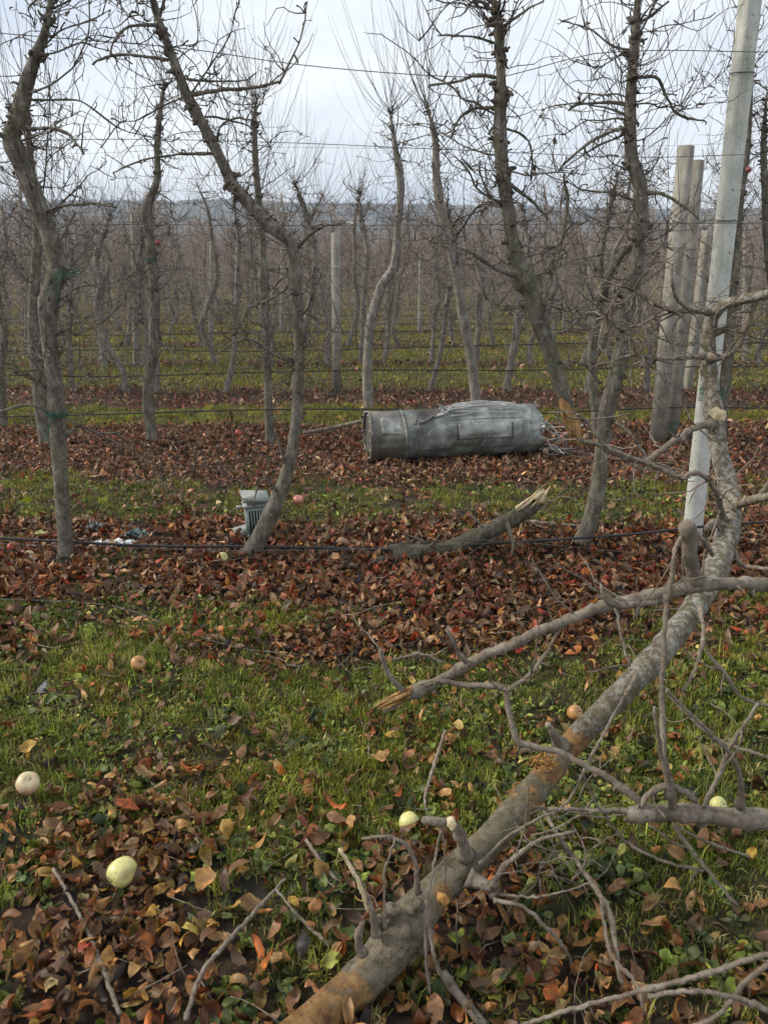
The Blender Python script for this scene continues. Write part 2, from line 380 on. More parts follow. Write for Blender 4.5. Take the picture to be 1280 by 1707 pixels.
def scatter(rs, n, y0, y1, dens, pad=1.2):
    """points within the wedge in front of the camera, thinned by dens(x,y)"""
    ym = 0.5*(y0+y1); n = int(n*(0.56*ym+pad)/(0.56*ym+0.5))
    y = np.sqrt(rs.uniform(y0*y0, y1*y1, n)); x = rs.uniform(-1, 1, n)*(0.56*y+pad)
    k = rs.rand(n) < dens(x, y)*(1-0.8*mud(x, y)); return x[k], y[k]
rs = np.random.RandomState(11)
lit = MB()
def do_leaves(n, y0, y1, size, seg, cols, wts, zl=0.02, tilt=0.5, th=None):
    f = th or (lambda x, y: np.clip(1.04-green(x, y), 0.10, 1)**1.4*(0.42+0.58*sst(fb(x, y, 0.35, 61), 0.34, 0.5)))
    x, y = scatter(rs, n, y0, y1, f)
    z = gz(x, y)+rs.uniform(-0.004, zl, len(x))
    leaves(lit, rs, np.stack((x, y, z), -1), rs.uniform(*size, len(x)), pick(rs, cols, wts, len(x)), seg, tilt=tilt)
do_leaves(7500, 0.9, 2.5, (0.04, 0.088), 6, BROWN, BROWN_W, 0.035, 0.65)
do_leaves(9000, 0.9, 2.9, (0.012, 0.035), 3, BROWN, BROWN_W, 0.02, 0.8)
do_leaves(4200, 1.9, 3.6, (0.035, 0.08), 5, BROWN, BROWN_W, 0.03, 0.65)
do_leaves(3400, 2.0, 4.0, (0.025, 0.07), 5, BROWN, BROWN_W, 0.04, 0.75, lambda x, y: 0.15+0.85*sst(vn(x, y, 0.22, 63), 0.45, 0.65))
do_leaves(9000, 2.0, 4.2, (0.01, 0.03), 3, BROWN, BROWN_W, 0.02, 0.8, lambda x, y: 0.25+0.7*sst(vn(x, y, 0.16, 64), 0.4, 0.6))
do_leaves(8000, 3.1, 5.6, (0.012, 0.04), 2, RED, RED_W, 0.03, 0.8, lambda x, y: 0.9-0.6*green(x, y))
do_leaves(9000, 4.9, 8.6, (0.03, 0.07), 2, FARC, FARC_W, 0.035, 0.8, lambda x, y: 0.5+0*x)
do_leaves(9000, 3.1, 4.4, (0.055, 0.098), 4, RED, RED_W, 0.03, 0.6)
do_leaves(10500, 4.0, 5.4, (0.055, 0.095), 4, RED, RED_W, 0.035, 0.6)
do_leaves(15000, 5.2, 8.8, (0.05, 0.085), 3, RED[1:5]+FARC, [5, 5, 4, 6]+FARC_W, 0.03, 0.6)
do_leaves(16000, 6.2, 8.6, (0.05, 0.085), 2, RED[1:5]+FARC, [5, 5, 4, 6]+FARC_W, 0.03, 0.6, lambda x, y: 0.8*(1-green(x, y)))
do_leaves(5000, 8.4, 12, (0.05, 0.09), 2, FARC, FARC_W, 0.06, 0.8, lambda x, y: 0.35+0*x)
do_leaves(7000, 12, 30, (0.07, 0.13), 2, FARC, FARC_W, 0.06, 0.8, lambda x, y: 0.5+0*x)
do_leaves(22000, 8.5, 14, (0.05, 0.095), 2, FARC, FARC_W, 0.04, 0.6)
do_leaves(26000, 13, 36, (0.08, 0.16), 2, FARC, FARC_W, 0.05, 0.6, lambda x, y: (1-green(x, y))*0.9)
tag(lit.build('leaf_litter', M_leaf, smooth=False), 'brown and red fallen leaves strewn thickly under the tree rows', 'leaf litter', kind='stuff')

def blades(mb, rs, x, y, h, wd, cols, lean=0.6):
    n = len(x); a = rs.uniform(0, 6.28, n); d = np.stack((np.cos(a), np.sin(a), 0*a), -1); pz = np.stack((-np.sin(a), np.cos(a), 0*a), -1)
    le = np.abs(rs.normal(0, lean, n)); b = np.stack((x, y, gz(x, y)-0.004), -1)
    up = np.array((0, 0, 1.0)); h = h[:, None]; wd = wd[:, None]; le = le[:, None]
    m1 = b+up*h*0.55*np.cos(le*0.5)+d*h*0.55*np.sin(le*0.5); m2 = m1+up*h*0.5*np.cos(np.minimum(le*1.7, 2.0))+d*h*0.5*np.sin(np.minimum(le*1.7, 2.0))
    P = np.stack((b-pz*wd, b+pz*wd, m1+pz*wd*0.8, m1-pz*wd*0.8, m2), 1)
    k = np.arange(n)[:, None]*5
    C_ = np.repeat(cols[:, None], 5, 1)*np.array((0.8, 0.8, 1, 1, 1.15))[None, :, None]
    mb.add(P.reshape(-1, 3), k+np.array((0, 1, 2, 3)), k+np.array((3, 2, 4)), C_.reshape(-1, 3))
GR = [(0.085, 0.125, 0.022), (0.13, 0.165, 0.03), (0.055, 0.085, 0.018), (0.18, 0.19, 0.045), (0.22, 0.20, 0.09), (0.10, 0.15, 0.04)]
GW = [10, 10, 7, 6, 3, 6]
GRF = [(0.20, 0.215, 0.03), (0.26, 0.26, 0.04), (0.14, 0.16, 0.025), (0.30, 0.28, 0.06), (0.22, 0.17, 0.09)]
gm_ = MB()
def do_grass(n, y0, y1, h, wd, cols=GR, wts=GW, thr=(0.35, 0.7), lean=0.6):
    x, y = scatter(rs, n, y0, y1, lambda x, y: sst(green(x, y)+0.7*(vn(x, y, 0.09, 71)-0.5)+0.4*(vn(x, y, 0.035, 73)-0.5), *thr)*(0.08+0.92*sst(0.6*vn(x, y, 0.13, 72)+0.4*vn(x, y, 0.05, 74), 0.38, 0.58)))
    cc = pick(rs, cols, wts, len(x))*(0.55+0.9*vn(x, y, 0.11, 75)[:, None])
    yel = sst(vn(x, y, 0.3, 76), 0.5, 0.8)[:, None]; cc = cc*(1-yel*(1-np.array((1.45, 1.2, 0.9))))
    blades(gm_, rs, x, y, rs.uniform(*h, len(x))*(0.7+0.6*vn(x, y, 0.2, 77)), rs.uniform(*wd, len(x)), cc, lean)
GRN = [(0.14, 0.17, 0.022), (0.20, 0.225, 0.03), (0.075, 0.10, 0.016), (0.27, 0.265, 0.05), (0.33, 0.27, 0.12), (0.16, 0.20, 0.035)]
do_grass(50000, 0.9, 2.5, (0.015, 0.055), (0.0009, 0.002), GRN, GW, thr=(0.28, 0.7), lean=0.8)
do_grass(120000, 2.0, 3.8, (0.010, 0.035), (0.0011, 0.0024), GRN, GW, thr=(0.3, 0.65), lean=0.85)
do_grass(45000, 3.6, 5.0, (0.02, 0.05), (0.0012, 0.0026), GRN, GW, thr=(0.3, 0.65), lean=0.8)
do_grass(100000, 4.8, 6.7, (0.018, 0.05), (0.0014, 0.003), GRN[:4]+GRF, [6, 6, 4, 4, 6, 6, 4, 4, 3], lean=0.9)
do_grass(110000, 8.2, 10.2, (0.02, 0.06), (0.0025, 0.005), GRF, [6, 6, 4, 3, 2], lean=0.8)
do_grass(130000, 10.5, 22, (0.03, 0.08), (0.005, 0.010), GRF, [6, 6, 4, 3, 2], lean=0.8)
do_grass(60000, 20, 48, (0.05, 0.12), (0.008, 0.016), GRF, [6, 6, 4, 3, 3], lean=0.8)
def tufts(nc, y0, y1, per, h):
    cx, cy = scatter(rs, nc, y0, y1, lambda x, y: sst(green(x, y), 0.25, 0.7)*sst(vn(x, y, 0.4, 85), 0.3, 0.6))
    n = len(cx)*per; x = np.repeat(cx, per)+rs.normal(0, 0.016, n); y = np.repeat(cy, per)+rs.normal(0, 0.016, n)
    blades(gm_, rs, x, y, rs.uniform(*h, n), rs.uniform(0.0012, 0.003, n), np.repeat(pick(rs, GRN, GW, len(cx))*np.exp(rs.normal(0.12, 0.28, (len(cx), 1))), per, 0)*np.exp(rs.normal(0, 0.2, (n, 1))), 0.75)
tufts(420, 0.9, 2.3, 30, (0.02, 0.06)); tufts(4600, 2.0, 4.1, 26, (0.02, 0.055)); tufts(500, 1.0, 4.0, 5, (0.06, 0.13)); tufts(500, 4.8, 6.7, 26, (0.03, 0.07))
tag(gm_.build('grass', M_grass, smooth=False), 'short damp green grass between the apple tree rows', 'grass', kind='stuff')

WD = [(0.11, 0.145, 0.024), (0.16, 0.20, 0.032), (0.055, 0.085, 0.02), (0.22, 0.24, 0.04), (0.13, 0.155, 0.05), (0.28, 0.25, 0.06)]
wd_ = MB()
def do_weeds(nc, y0, y1, size, per=9, seg=4, thr=(0.35, 0.65)):
    cx, cy = scatter(rs, nc, y0, y1, lambda x, y: sst(green(x, y), *thr)*(0.15+0.85*sst(vn(x, y, 0.3, 81), 0.35, 0.6)))
    n = len(cx)*per; x = np.repeat(cx, per)+rs.normal(0, 0.022, n); y = np.repeat(cy, per)+rs.normal(0, 0.022, n)
    col = np.repeat(pick(rs, WD, [8, 8, 6, 5, 5, 2], len(cx)), per, 0)*(1+0.2*rs.normal(size=(n, 1)))
    leaves(wd_, rs, np.stack((x, y, gz(x, y)+rs.uniform(0, 0.02, n)), -1), rs.uniform(*size, n), np.clip(col, 0.02, 1), seg, curl=(0.1, 1.2), tilt=0.5, fold=0.25, wr=(0.22, 0.4), tint=(1, 1, 1))
do_weeds(1050, 0.9, 2.4, (0.018, 0.055), 8, 4, (0.02, 0.55))
do_weeds(200, 1.1, 3.0, (0.03, 0.07), 5, 5, (0.1, 0.6))
do_weeds(1900, 2.1, 4.1, (0.010, 0.036), 8, 3, (0.2, 0.6))
do_weeds(120, 2.0, 4.1, (0.03, 0.06), 6, 5, (0.2, 0.6))
do_weeds(900, 3.6, 5.2, (0.015, 0.045), 8, 3, (0.1, 0.6))
do_weeds(1500, 5.2, 8.4, (0.015, 0.04), 6, 2, (0.1, 0.6))
do_weeds(1500, 4.9, 6.6, (0.015, 0.04), 7, 2)
tag(wd_.build('weed_cover', M_weed, smooth=False), 'low broad leaved weeds mixed into the green alley grass', 'weeds', kind='stuff')

# the largest fallen leaves near the camera, one by one
rs = np.random.RandomState(5)
protos = []
for k in range(30):
    m_ = MB(); c_ = np.array([BROWN[(k*7) % 9]])*(1+0.15*rs.normal())
    leaves(m_, rs, np.zeros((1, 3)), np.array([rs.uniform(0.06, 0.10)]), c_, 8, curl=(0.8, 3.6), tilt=0.4, fold=0.6)
    if k % 3 == 0: tube(m_, [(-0.03, 0, 0.01), (-0.045, 0.004, 0.016), (-0.06, 0.01, 0.012)], [0.0011, 0.001, 0.0008], 4, col=c_[0])
    protos.append(m_.build('leaf', M_leaf, ground, smooth=False))
px_ = []; tries = 0
while len(px_) < 300 and tries < 40000:
    tries += 1
    y = math.sqrt(rs.uniform(1.15**2, 2.75**2)); x = rs.uniform(-1, 1)*(0.47*y+0.05)
    if rs.rand() > (1.05-float(green(x, y)))*(1.35-0.3*y): continue
    if any((x-a)**2+(y-b)**2 < 0.0028 for a, b in px_): continue
    px_.append((x, y))
for k, (x, y) in enumerate(px_):
    o = protos[k % 30]
    if k >= 30: o = protos[k % 30].copy(); C.objects.link(o); o.parent = ground
    o.location = (x, y, float(gz(x, y))+rs.uniform(0.016, 0.036)); o.rotation_euler = (rs.normal(0, 0.35), rs.normal(0, 0.35), rs.uniform(0, 6.28))
    s = rs.uniform(0.8, 1.15); o.scale = (s, s, s)

# ------------------------------------------------------------------ hills, far orchard, haze
hm, hnt, hb = mat_base('hill_woods', 0.95, 0.1)
L(hnt, ramp(hnt, noise(hnt, 0.012, 9, 0.7), [(0.35, (0.035, 0.045, 0.035)), (0.5, (0.06, 0.065, 0.045)), (0.68, (0.14, 0.12, 0.09))]), hb.inputs['Base Color'])
def hill_h(x, y):
    # ridge height from the photograph's skyline, about 345-358 px
    t = np.clip((y-1250)/700, 0, 1); t = t*t*(3-2*t)
    top = np.interp(x/ y*1, [-0.6, -0.45, -0.25, -0.18, -0.1, 0.1, 0.3, 0.5, 0.7], [125, 122, 118, 126, 116, 110, 106, 102, 100])
    return 28 + (top*(y/1950.0)**0.0-28)*t + (fb(x, y, 240, 91)-0.5)*16*t
hx = np.linspace(-2000, 2000, 130); hy = np.concatenate((np.linspace(1200, 2100, 36), np.linspace(2200, 3400, 8)))
X, Y = np.meshgrid(hx, hy); Z = hill_h(X, Y); Z = np.where(Y < 1230, 15, Z)
n1_, n2_ = len(hx), len(hy); i = np.arange(n2_-1)[:, None]*n1_; j = np.arange(n1_-1)[None]
mb = MB(); mb.add(np.stack((X, Y, Z), -1).reshape(-1, 3), np.stack((i+j, i+j+1, i+n1_+j+1, i+n1_+j), -1).reshape(-1, 4))
tag(mb.build('hill', hm), kind='structure')
# wood on the hills: many small ragged crowns
rs = np.random.RandomState(3)
fm, fnt, fb_ = mat_base('far_wood', 0.95, 0.1)
L(fnt, ramp(fnt, noise(fnt, 0.02, 6, 0.6), [(0.35, (0.03, 0.04, 0.03)), (0.62, (0.085, 0.08, 0.055))]), fb_.inputs['Base Color'])
ico = np.array([(0, 0, 1)]+[(math.cos(a)*0.9, math.sin(a)*0.9, 0.3) for a in np.arange(5)*1.2566]+[(math.cos(a)*0.8, math.sin(a)*0.8, -0.6) for a in np.arange(5)*1.2566+0.63])
icf = [(0, 1+k, 1+(k+1) % 5) for k in range(5)]+[(1+k, 6+k, 1+(k+1) % 5) for k in range(5)]+[(1+(k+1) % 5, 6+k, 6+(k+1) % 5) for k in range(5)]
wm = MB(); n = 9000
yy = rs.uniform(1350, 2150, n); xx = rs.uniform(-1, 1, n)*yy*0.6
k = (fb(xx, yy, 330, 95) > 0.44) | (yy > 1900); xx, yy = xx[k], yy[k]; n = len(xx)
s = rs.uniform(4, 9, n)[:, None, None]*np.array((1, 1, 0.5)); P = (ico[None]*(1+0.25*rs.normal(size=(n, 11, 1))))*s + np.stack((xx, yy, hill_h(xx, yy)+2), -1)[:, None]
wm.add(P.reshape(-1, 3), None, (np.arange(n)[:, None, None]*11+np.array(icf)[None]).reshape(-1, 3))
tag(wm.build('far_wood', fm, smooth=False), 'dark woodland covering the hills on the skyline', 'woodland', kind='stuff')
# far sheds
M_white = simple('white_wall', (0.55, 0.55, 0.53), (0.7, 0.7, 0.68), 0.5)
M_roof = simple('grey_roof', (0.2, 0.19, 0.19), (0.3, 0.28, 0.27), 0.5)
for k, (px0, py0, wid, lab) in enumerate(((600, 373, 38, 'long low white farm building far off below the wooded hill'), (1190, 377, 22, 'small pale farm shed far off at the right below the hills'), (297, 374, 26, 'small white house far off at the left below the hills'))):
    p = at(px0, py0, 1210); p[2] = max(p[2]-3, 31)
    s_ = empty('farm_building', p, lab, 'building')
    m_ = MB(); box(m_, (0, 0, 2.5), (wid, 10, 7)); m_.build('wall', M_white, s_, smooth=False)
    m_ = MB(); a, b = wid/2+0.6, 5.8
    m_.add([(-a, -b, 6.05), (a, -b, 6.05), (a, 0, 9), (-a, 0, 9), (a, b, 6.05), (-a, b, 6.05)], [(0, 1, 2, 3), (3, 2, 4, 5), (0, 5, 4, 1)], [(0, 3, 5), (1, 4, 2)]); m_.build('roof', M_roof, s_, smooth=False)
    for q in range(4):
        m_ = MB(); box(m_, (-wid/2+wid*(q+0.5)/4, -5.02, 3), (wid*0.09, 0.1, 1.8)); m_.build('window', M_black, s_, smooth=False)
# far orchard mass 150-1150 m : ragged low ridges of twigs
rs = np.random.RandomState(4)
fo = MB()
for Yr in np.concatenate((np.arange(122, 300, 6.2), np.arange(300, 700, 12), np.arange(700, 1150, 22))):
    hw = Yr*0.6; st = max(0.35, Yr/500); n = int(2*hw/st)
    x = rs.uniform(-hw, hw, n); y = Yr+rs.normal(0, 0.5, n); z = gz(x, y); h = rs.uniform(1.2, 3.1, n); wv = rs.uniform(0.10, 0.22, n)*max(1, Yr/220)
    l = rs.normal(0, 0.5, n)
    P = np.stack((np.stack((x-wv, y, z), -1), np.stack((x+wv, y+0.1, z), -1), np.stack((x+l+wv*0.4, y+rs.normal(0, 0.3, n), z+h*0.8), -1), np.stack((x+l*1.3, y, z+h), -1)), 1)
    fo.add(P.reshape(-1, 3), np.arange(n)[:, None]*4+np.array((0, 1, 2, 3)))
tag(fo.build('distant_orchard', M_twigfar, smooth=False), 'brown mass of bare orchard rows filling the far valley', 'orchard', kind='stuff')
#HAZE
hz = MB(); hv = bpy.data.materials.new('haze'); hv.use_nodes = True; ht = hv.node_tree; ht.nodes.clear()
ho = N(ht, 'ShaderNodeOutputMaterial'); hp = N(ht, 'ShaderNodeVolumePrincipled'); hp.inputs['Color'].default_value = (0.68, 0.83, 1.0, 1); hp.inputs['Density'].default_value = 0.0003
L(ht, hp.outputs[0], ho.inputs['Volume'])
box(hz, (0, 2050, 77), (7400, 4700, 158.0)); hzo = hz.build('haze', hv, smooth=False, attr=False); tag(hzo, 'thin pale haze over the orchard and the far hills', 'haze', kind='stuff')

# ------------------------------------------------------------------ trees
def gnarl(rs, p, d, ln, n, wander, up=0.0):
    P = [np.array(p, float)]; d = np.array(d, float); d /= np.linalg.norm(d)
    for k in range(n):
        d = d + rs.normal(0, wander, 3); d[2] += up; d /= np.linalg.norm(d)
        P.append(P[-1]+d*ln/n)
    return np.array(P)
def spurs(mb, rs, P, R, count, sc_=1.0, sides=4):
    """short knobbly fruiting spurs along a limb"""
    n = len(P)
    for _ in range(count):
        k = rs.randint(0, n); d = rs.normal(size=3); d[2] = d[2]*0.6+0.25
        l = rs.uniform(0.015, 0.07)*sc_; q = gnarl(rs, P[k], d, l+R[k], 3, 0.45)
        r = rs.uniform(0.002, 0.0048)*sc_
        tube(mb, q, [r, r*1.0, r*0.7, r*1.05], sides)
def shoots(mb, rs, p, count, ln, sc_=1.0, spread=0.45, base_r=0.0026):
    for _ in range(count):
        d = rs.normal(0, spread, 3); d[2] = 1.0
        l = rs.uniform(*ln); q = gnarl(rs, np.asarray(p)+rs.normal(0, 0.015, 3), (d[0]*2.2, d[1]*2.0, 0.8), l, 6, 0.05, up=0.22)
        q[1:] += rs.normal(0, 0.004, (6, 3)); r = base_r*rs.uniform(0.75, 1.2)*sc_
        tube(mb, q, np.linspace(r, r*0.35, 7), 3)
def side_branch(rs, p, d, ln, r, twm, density=1.0, sc_=1.0, sides=5, sub=True):
    """returns the limb's path and radii; adds its spurs and twigs to twm"""
    n = max(5, int(ln/0.07)); q = gnarl(rs, p, d, ln, n, 0.26, up=rs.uniform(-0.05, 0.09))
    R = np.linspace(r, r*0.35, n+1)*(1+0.18*rs.normal(size=n+1)); R = np.maximum(R, 0.0022)
    spurs(twm, rs, q, R, int(ln*16*density), sc_)
    if sub:
        for _ in range(int(ln*11*density)):
            k = rs.randint(1, n+1); d2 = rs.normal(size=3)*(1, 0.8, 0.7)
            l2 = rs.uniform(0.10, 0.38); m = max(4, int(l2/0.05)); t = gnarl(rs, q[k], d2, l2, m, 0.30, up=rs.choice((-0.03, 0.06, 0.12)))
            tube(twm, t, np.linspace(0.0031, 0.0014, m+1)*sc_*(1+0.2*rs.normal(size=m+1)), 3)
            if rs.rand() < 0.6: spurs(twm, rs, t, np.full(m+1, 0.002), 3, 0.6*sc_, 3)
        if rs.rand() < 0.9:
            shoots(twm, rs, q[rs.randint(n//2, n+1)], rs.randint(1, 4), (0.2, 0.75), sc_)
    return q, R
def near_tree(name, label, pix, Yd, seed, limbs=(), nproc=10, group=None, mat=None, step=0.025, sides=14, zr=(0.75, 3.2), tops=0, density=1.0, blen=(0.25, 0.8), shoot_top=None, leafy=0, dy=0.0, split_wood=None, tw=1.0):
    rs = np.random.RandomState(seed)
    n = len(pix); P = []; R = []
    for k, (x, y, wpx) in enumerate(pix):
        Yk = Yd + dy*k/(n-1)
        p = at(x, y, Yk); P.append(p); R.append(pxr(p, wpx))
    P = np.array(P); R = np.array(R)
    if not split_wood:
        zg = float(gz(P[0, 0], P[0, 1])); P[0, 2] = zg-0.04; base = (P[0, 0], P[0, 1], zg)
    else: base = tuple(P[0])
    root = empty(name, base, label, 'tree', group)
    Q, RR = resample(P, R, step)
    kb = np.zeros(len(Q))
    for _ in range(int(len(Q)*0.09)):
        c = rs.randint(0, len(Q)); kb += rs.uniform(0.05, 0.38)**1.3*np.exp(-((np.arange(len(Q))-c)/rs.uniform(0.7, 1.7))**2)*(0.35+0.65*sst(Q[c, 2], 0.8, 1.8))
    if not split_wood: kb += 0.15*np.exp(-np.arange(len(Q))*step/0.07)
    RR = RR*(0.86+kb)*np.interp(np.arange(len(Q))[::-1]*step, [0, 0.25, 0.7], [0.30, 0.75, 1.0] if shoot_top is not False else [1, 1, 1])
    m_ = MB(); tube(m_, Q, RR, sides, None, 0.028, seed); m_.build('trunk', mat or M_bark, root, base)
    tw_ = MB()
    # knobbly spur clusters on the trunk
    hi = [k for k in range(len(Q)) if Q[k, 2] > zr[0]]
    for _ in range(int(44*density)):
        k = hi[min(len(hi)-1, int(len(hi)*rs.rand()**0.75))]
        for _ in range(rs.randint(2, 5)):
            d = rs.normal(size=3); d[2] *= 0.5; d /= np.linalg.norm(d)
            q = gnarl(rs, Q[k]+d*RR[k]*0.6, d, rs.uniform(0.02, 0.06), 3, 0.55); r = rs.uniform(0.006, 0.014)
            tube(tw_, q, np.array((1.3, 1.2, 0.75, 0.55))*r, 6, None, 0.12, k)
    k_l = 0
    for lb in limbs:
        lp = [at(x, y, Yd+off) for (x, y, w_, off) in lb]; lr = [pxr(at(x, y, Yd), w_*0.70) for (x, y, w_, off) in lb]
        A, B = resample(lp, lr, 0.03); A = A+np.cumsum(rs.normal(0, 0.0035, A.shape), 0)*np.linspace(0, 1, len(A))[:, None]; B = np.maximum(B*(1+0.16*rs.normal(size=len(B))), 0.002)
        m_ = MB(); tube(m_, A, B, 7, None, 0.03, seed+k_l); m_.build('branch', mat or M_bark, root, base); k_l += 1
        spurs(tw_, rs, A, B, int(len(A)*0.7), tw)
        for _ in range(int(len(A)*0.22*density)):
            k = rs.randint(2, len(A)); l2 = rs.uniform(0.08, 0.35); m2 = max(4, int(l2/0.05))
            t = gnarl(rs, A[k], rs.normal(size=3), l2, m2, 0.28, up=rs.choice((0, 0.1, 0.2))); tube(tw_, t, np.linspace(0.004, 0.0016, m2+1)*tw, 3)
    for _ in range(int(nproc*1.5)):
        z0 = rs.uniform(zr[0], min(zr[1], Q[-1, 2])); k = int(np.argmin(abs(Q[:, 2]-z0)))
        s = rs.choice((-1, 1)); d = np.array((s*rs.uniform(0.5, 1), rs.normal(0, 0.45), rs.uniform(-0.25, 0.6)))
        q, r = side_branch(rs, Q[k], d, rs.uniform(*blen), rs.uniform(0.003, 0.007), tw_, density, tw)
        m_ = MB(); tube(m_, q, r, 6, 0.025, 0.05, seed+k); m_.build('branch', mat or M_bark, root, base)
    for _ in range(7):
        k = len(Q)-1-rs.randint(0, min(14, len(Q)-2)); d = rs.normal(size=3)*(1, 0.8, 0.3); d[2] += 0.8; l2 = rs.uniform(0.15, 0.5); m2 = 6
        t = gnarl(rs, Q[k], d, l2, m2, 0.2, up=0.1); tube(tw_, t, np.linspace(0.0065, 0.002, m2+1)*(1+0.2*rs.normal(size=m2+1))*tw, 4); spurs(tw_, rs, t, np.full(m2+1, 0.004), int(l2*30), 0.9*tw, 4)
        if rs.rand() < 0.7: shoots(tw_, rs, t[-1], 2, (0.25, 0.8), tw)
    if shoot_top: shoots(tw_, rs, Q[-1], int(shoot_top[0]*1.5), shoot_top[1], 1.35 if Yd > 9 else 1.1, 0.42)
    for _ in range(int(46*density)):
        k = hi[rs.randint(0, len(hi))]; l2 = rs.uniform(0.15, 0.55); m2 = max(5, int(l2/0.05)); d = rs.normal(size=3)*(1.3, 0.9, 0.5)
        t = gnarl(rs, Q[k], d, l2, m2, 0.22, up=rs.choice((-0.02, 0.05, 0.12))); tube(tw_, t, np.linspace(0.0034, 0.0014, m2+1)*tw, 3)
        spurs(tw_, rs, t, np.full(m2+1, 0.002), int(l2*14), 0.6*tw, 3)
    for _ in range(tops*2):
        k = hi[rs.randint(len(hi)//3, len(hi))]; shoots(tw_, rs, Q[k], 2, (0.4, 1.4), 0.8)
    c = tw_.build('crown', M_twig, root, base, attr=False); c['kind'] = 'stuff'
    if leafy:
        v = np.concatenate(tw_.v); ix = rs.choice(np.where(v[:, 2] > 1.7)[0], leafy); lf = MB()
        leaves(lf, rs, v[ix], rs.uniform(0.03, 0.06, leafy), pick(rs, [(0.06, 0.045, 0.03), (0.10, 0.06, 0.035), (0.09, 0.09, 0.04)], [3, 2, 1], leafy), 3, curl=(1, 3), tilt=1.3)
        o = lf.build('withered_leaf_cluster', M_leaf, root, base, smooth=False); o['kind'] = 'stuff'
    return root, Q, RR

ROW1 = 4.68
near_tree('apple_tree', 'sinuous grey apple tree at the left edge of the nearest row with green ties',
    [(107, 940, 32), (110, 900, 28), (103, 820, 28), (97, 720, 32), (92, 640, 30), (82, 560, 31), (82, 500, 31), (95, 455, 36), (92, 420, 30), (75, 370, 33), (55, 320, 34), (35, 270, 34), (20, 230, 32), (30, 200, 30), (45, 140, 29), (60, 95, 25), (75, 55, 20), (85, 0, 18), (92, -60, 13)], ROW1-0.1, 101,
    limbs=[[(20, 232, 16, 0), (-10, 220, 12, -.05), (-40, 215, 8, -.1)], [(70, 355, 9, 0), (100, 345, 7, -.1), (150, 340, 6, -.15), (200, 345, 5, -.2)], [(95, 410, 8, 0), (110, 380, 7, .1), (125, 355, 6, .15)],
           [(45, 215, 9, 0), (90, 215, 7, -.1), (120, 230, 6, -.15), (135, 260, 5, -.2)], [(85, 690, 9, 0), (55, 675, 8, -.05), (20, 680, 7, -.1), (-20, 700, 6, -.15)], [(100, 745, 7, 0), (130, 710, 6, .1), (170, 720, 7, .2), (205, 715, 5, .25)],
           [(80, 590, 8, 0), (100, 590, 6, .05), (120, 545, 6, .1), (125, 520, 4, .15)], [(60, 95, 8, 0), (100, 50, 4, 0), (150, 35, 4, .05), (180, 15, 3, .1)]],
    nproc=15, tops=12, leafy=10, blen=(0.25, 0.9))
near_tree('apple_tree', 'apple tree bending sharply left above its elbow, beside the small grey box',
    [(405, 942, 36), (428, 905, 33), (455, 850, 29), (478, 790, 25), (490, 730, 22), (497, 650, 20), (498, 560, 20), (494, 480, 20), (490, 425, 23), (480, 398, 26), (455, 380, 24), (420, 345, 24), (390, 310, 22), (370, 270, 20), (345, 220, 20), (315, 165, 20), (295, 115, 20), (275, 60, 18), (258, 10, 17), (250, -60, 13)], ROW1-0.05, 102,
    limbs=[[(318, 158, 10, 0), (360, 152, 9, -.1), (410, 148, 8, -.15), (465, 140, 6, -.2)], [(312, 132, 6, 0), (350, 136, 5, .05), (405, 133, 4, .1), (425, 120, 3, .1)], [(465, 140, 6, -.2), (485, 100, 4, -.2), (505, 50, 4, -.2), (518, 0, 3, -.2)],
           [(280, 100, 8, 0), (230, 92, 7, .1), (185, 95, 6, .15), (160, 112, 5, .2)], [(265, 42, 8, 0), (220, 43, 6, -.1), (195, 60, 5, -.15), (180, 95, 4, -.2)], [(362, 235, 7, 0), (368, 212, 6, 0), (390, 200, 5, 0), (420, 202, 4, 0)],
           [(355, 256, 8, 0), (300, 258, 6, .1), (240, 268, 5, .15), (180, 290, 4, .2)], [(498, 412, 8, 0), (515, 392, 7, -.05), (545, 375, 5, -.1), (580, 365, 4, -.1)], [(490, 605, 9, 0), (455, 590, 7, -.05), (425, 568, 7, -.1), (395, 572, 5, -.12), (365, 600, 4, -.15)],
           [(478, 480, 6, 0), (450, 500, 6, .05), (420, 515, 5, .1), (395, 560, 4, .1)], [(480, 790, 8, 0), (470, 760, 7, -.03), (460, 735, 5, -.05)], [(470, 830, 6, 0), (445, 800, 4, -.1), (430, 815, 4, -.12), (423, 845, 3, -.13)],
           [(320, 155, 6, 0), (350, 110, 4, 0), (380, 60, 3, 0), (397, 0, 3, 0)]],
    nproc=10, tops=10, leafy=8, zr=(1.0, 3.3))
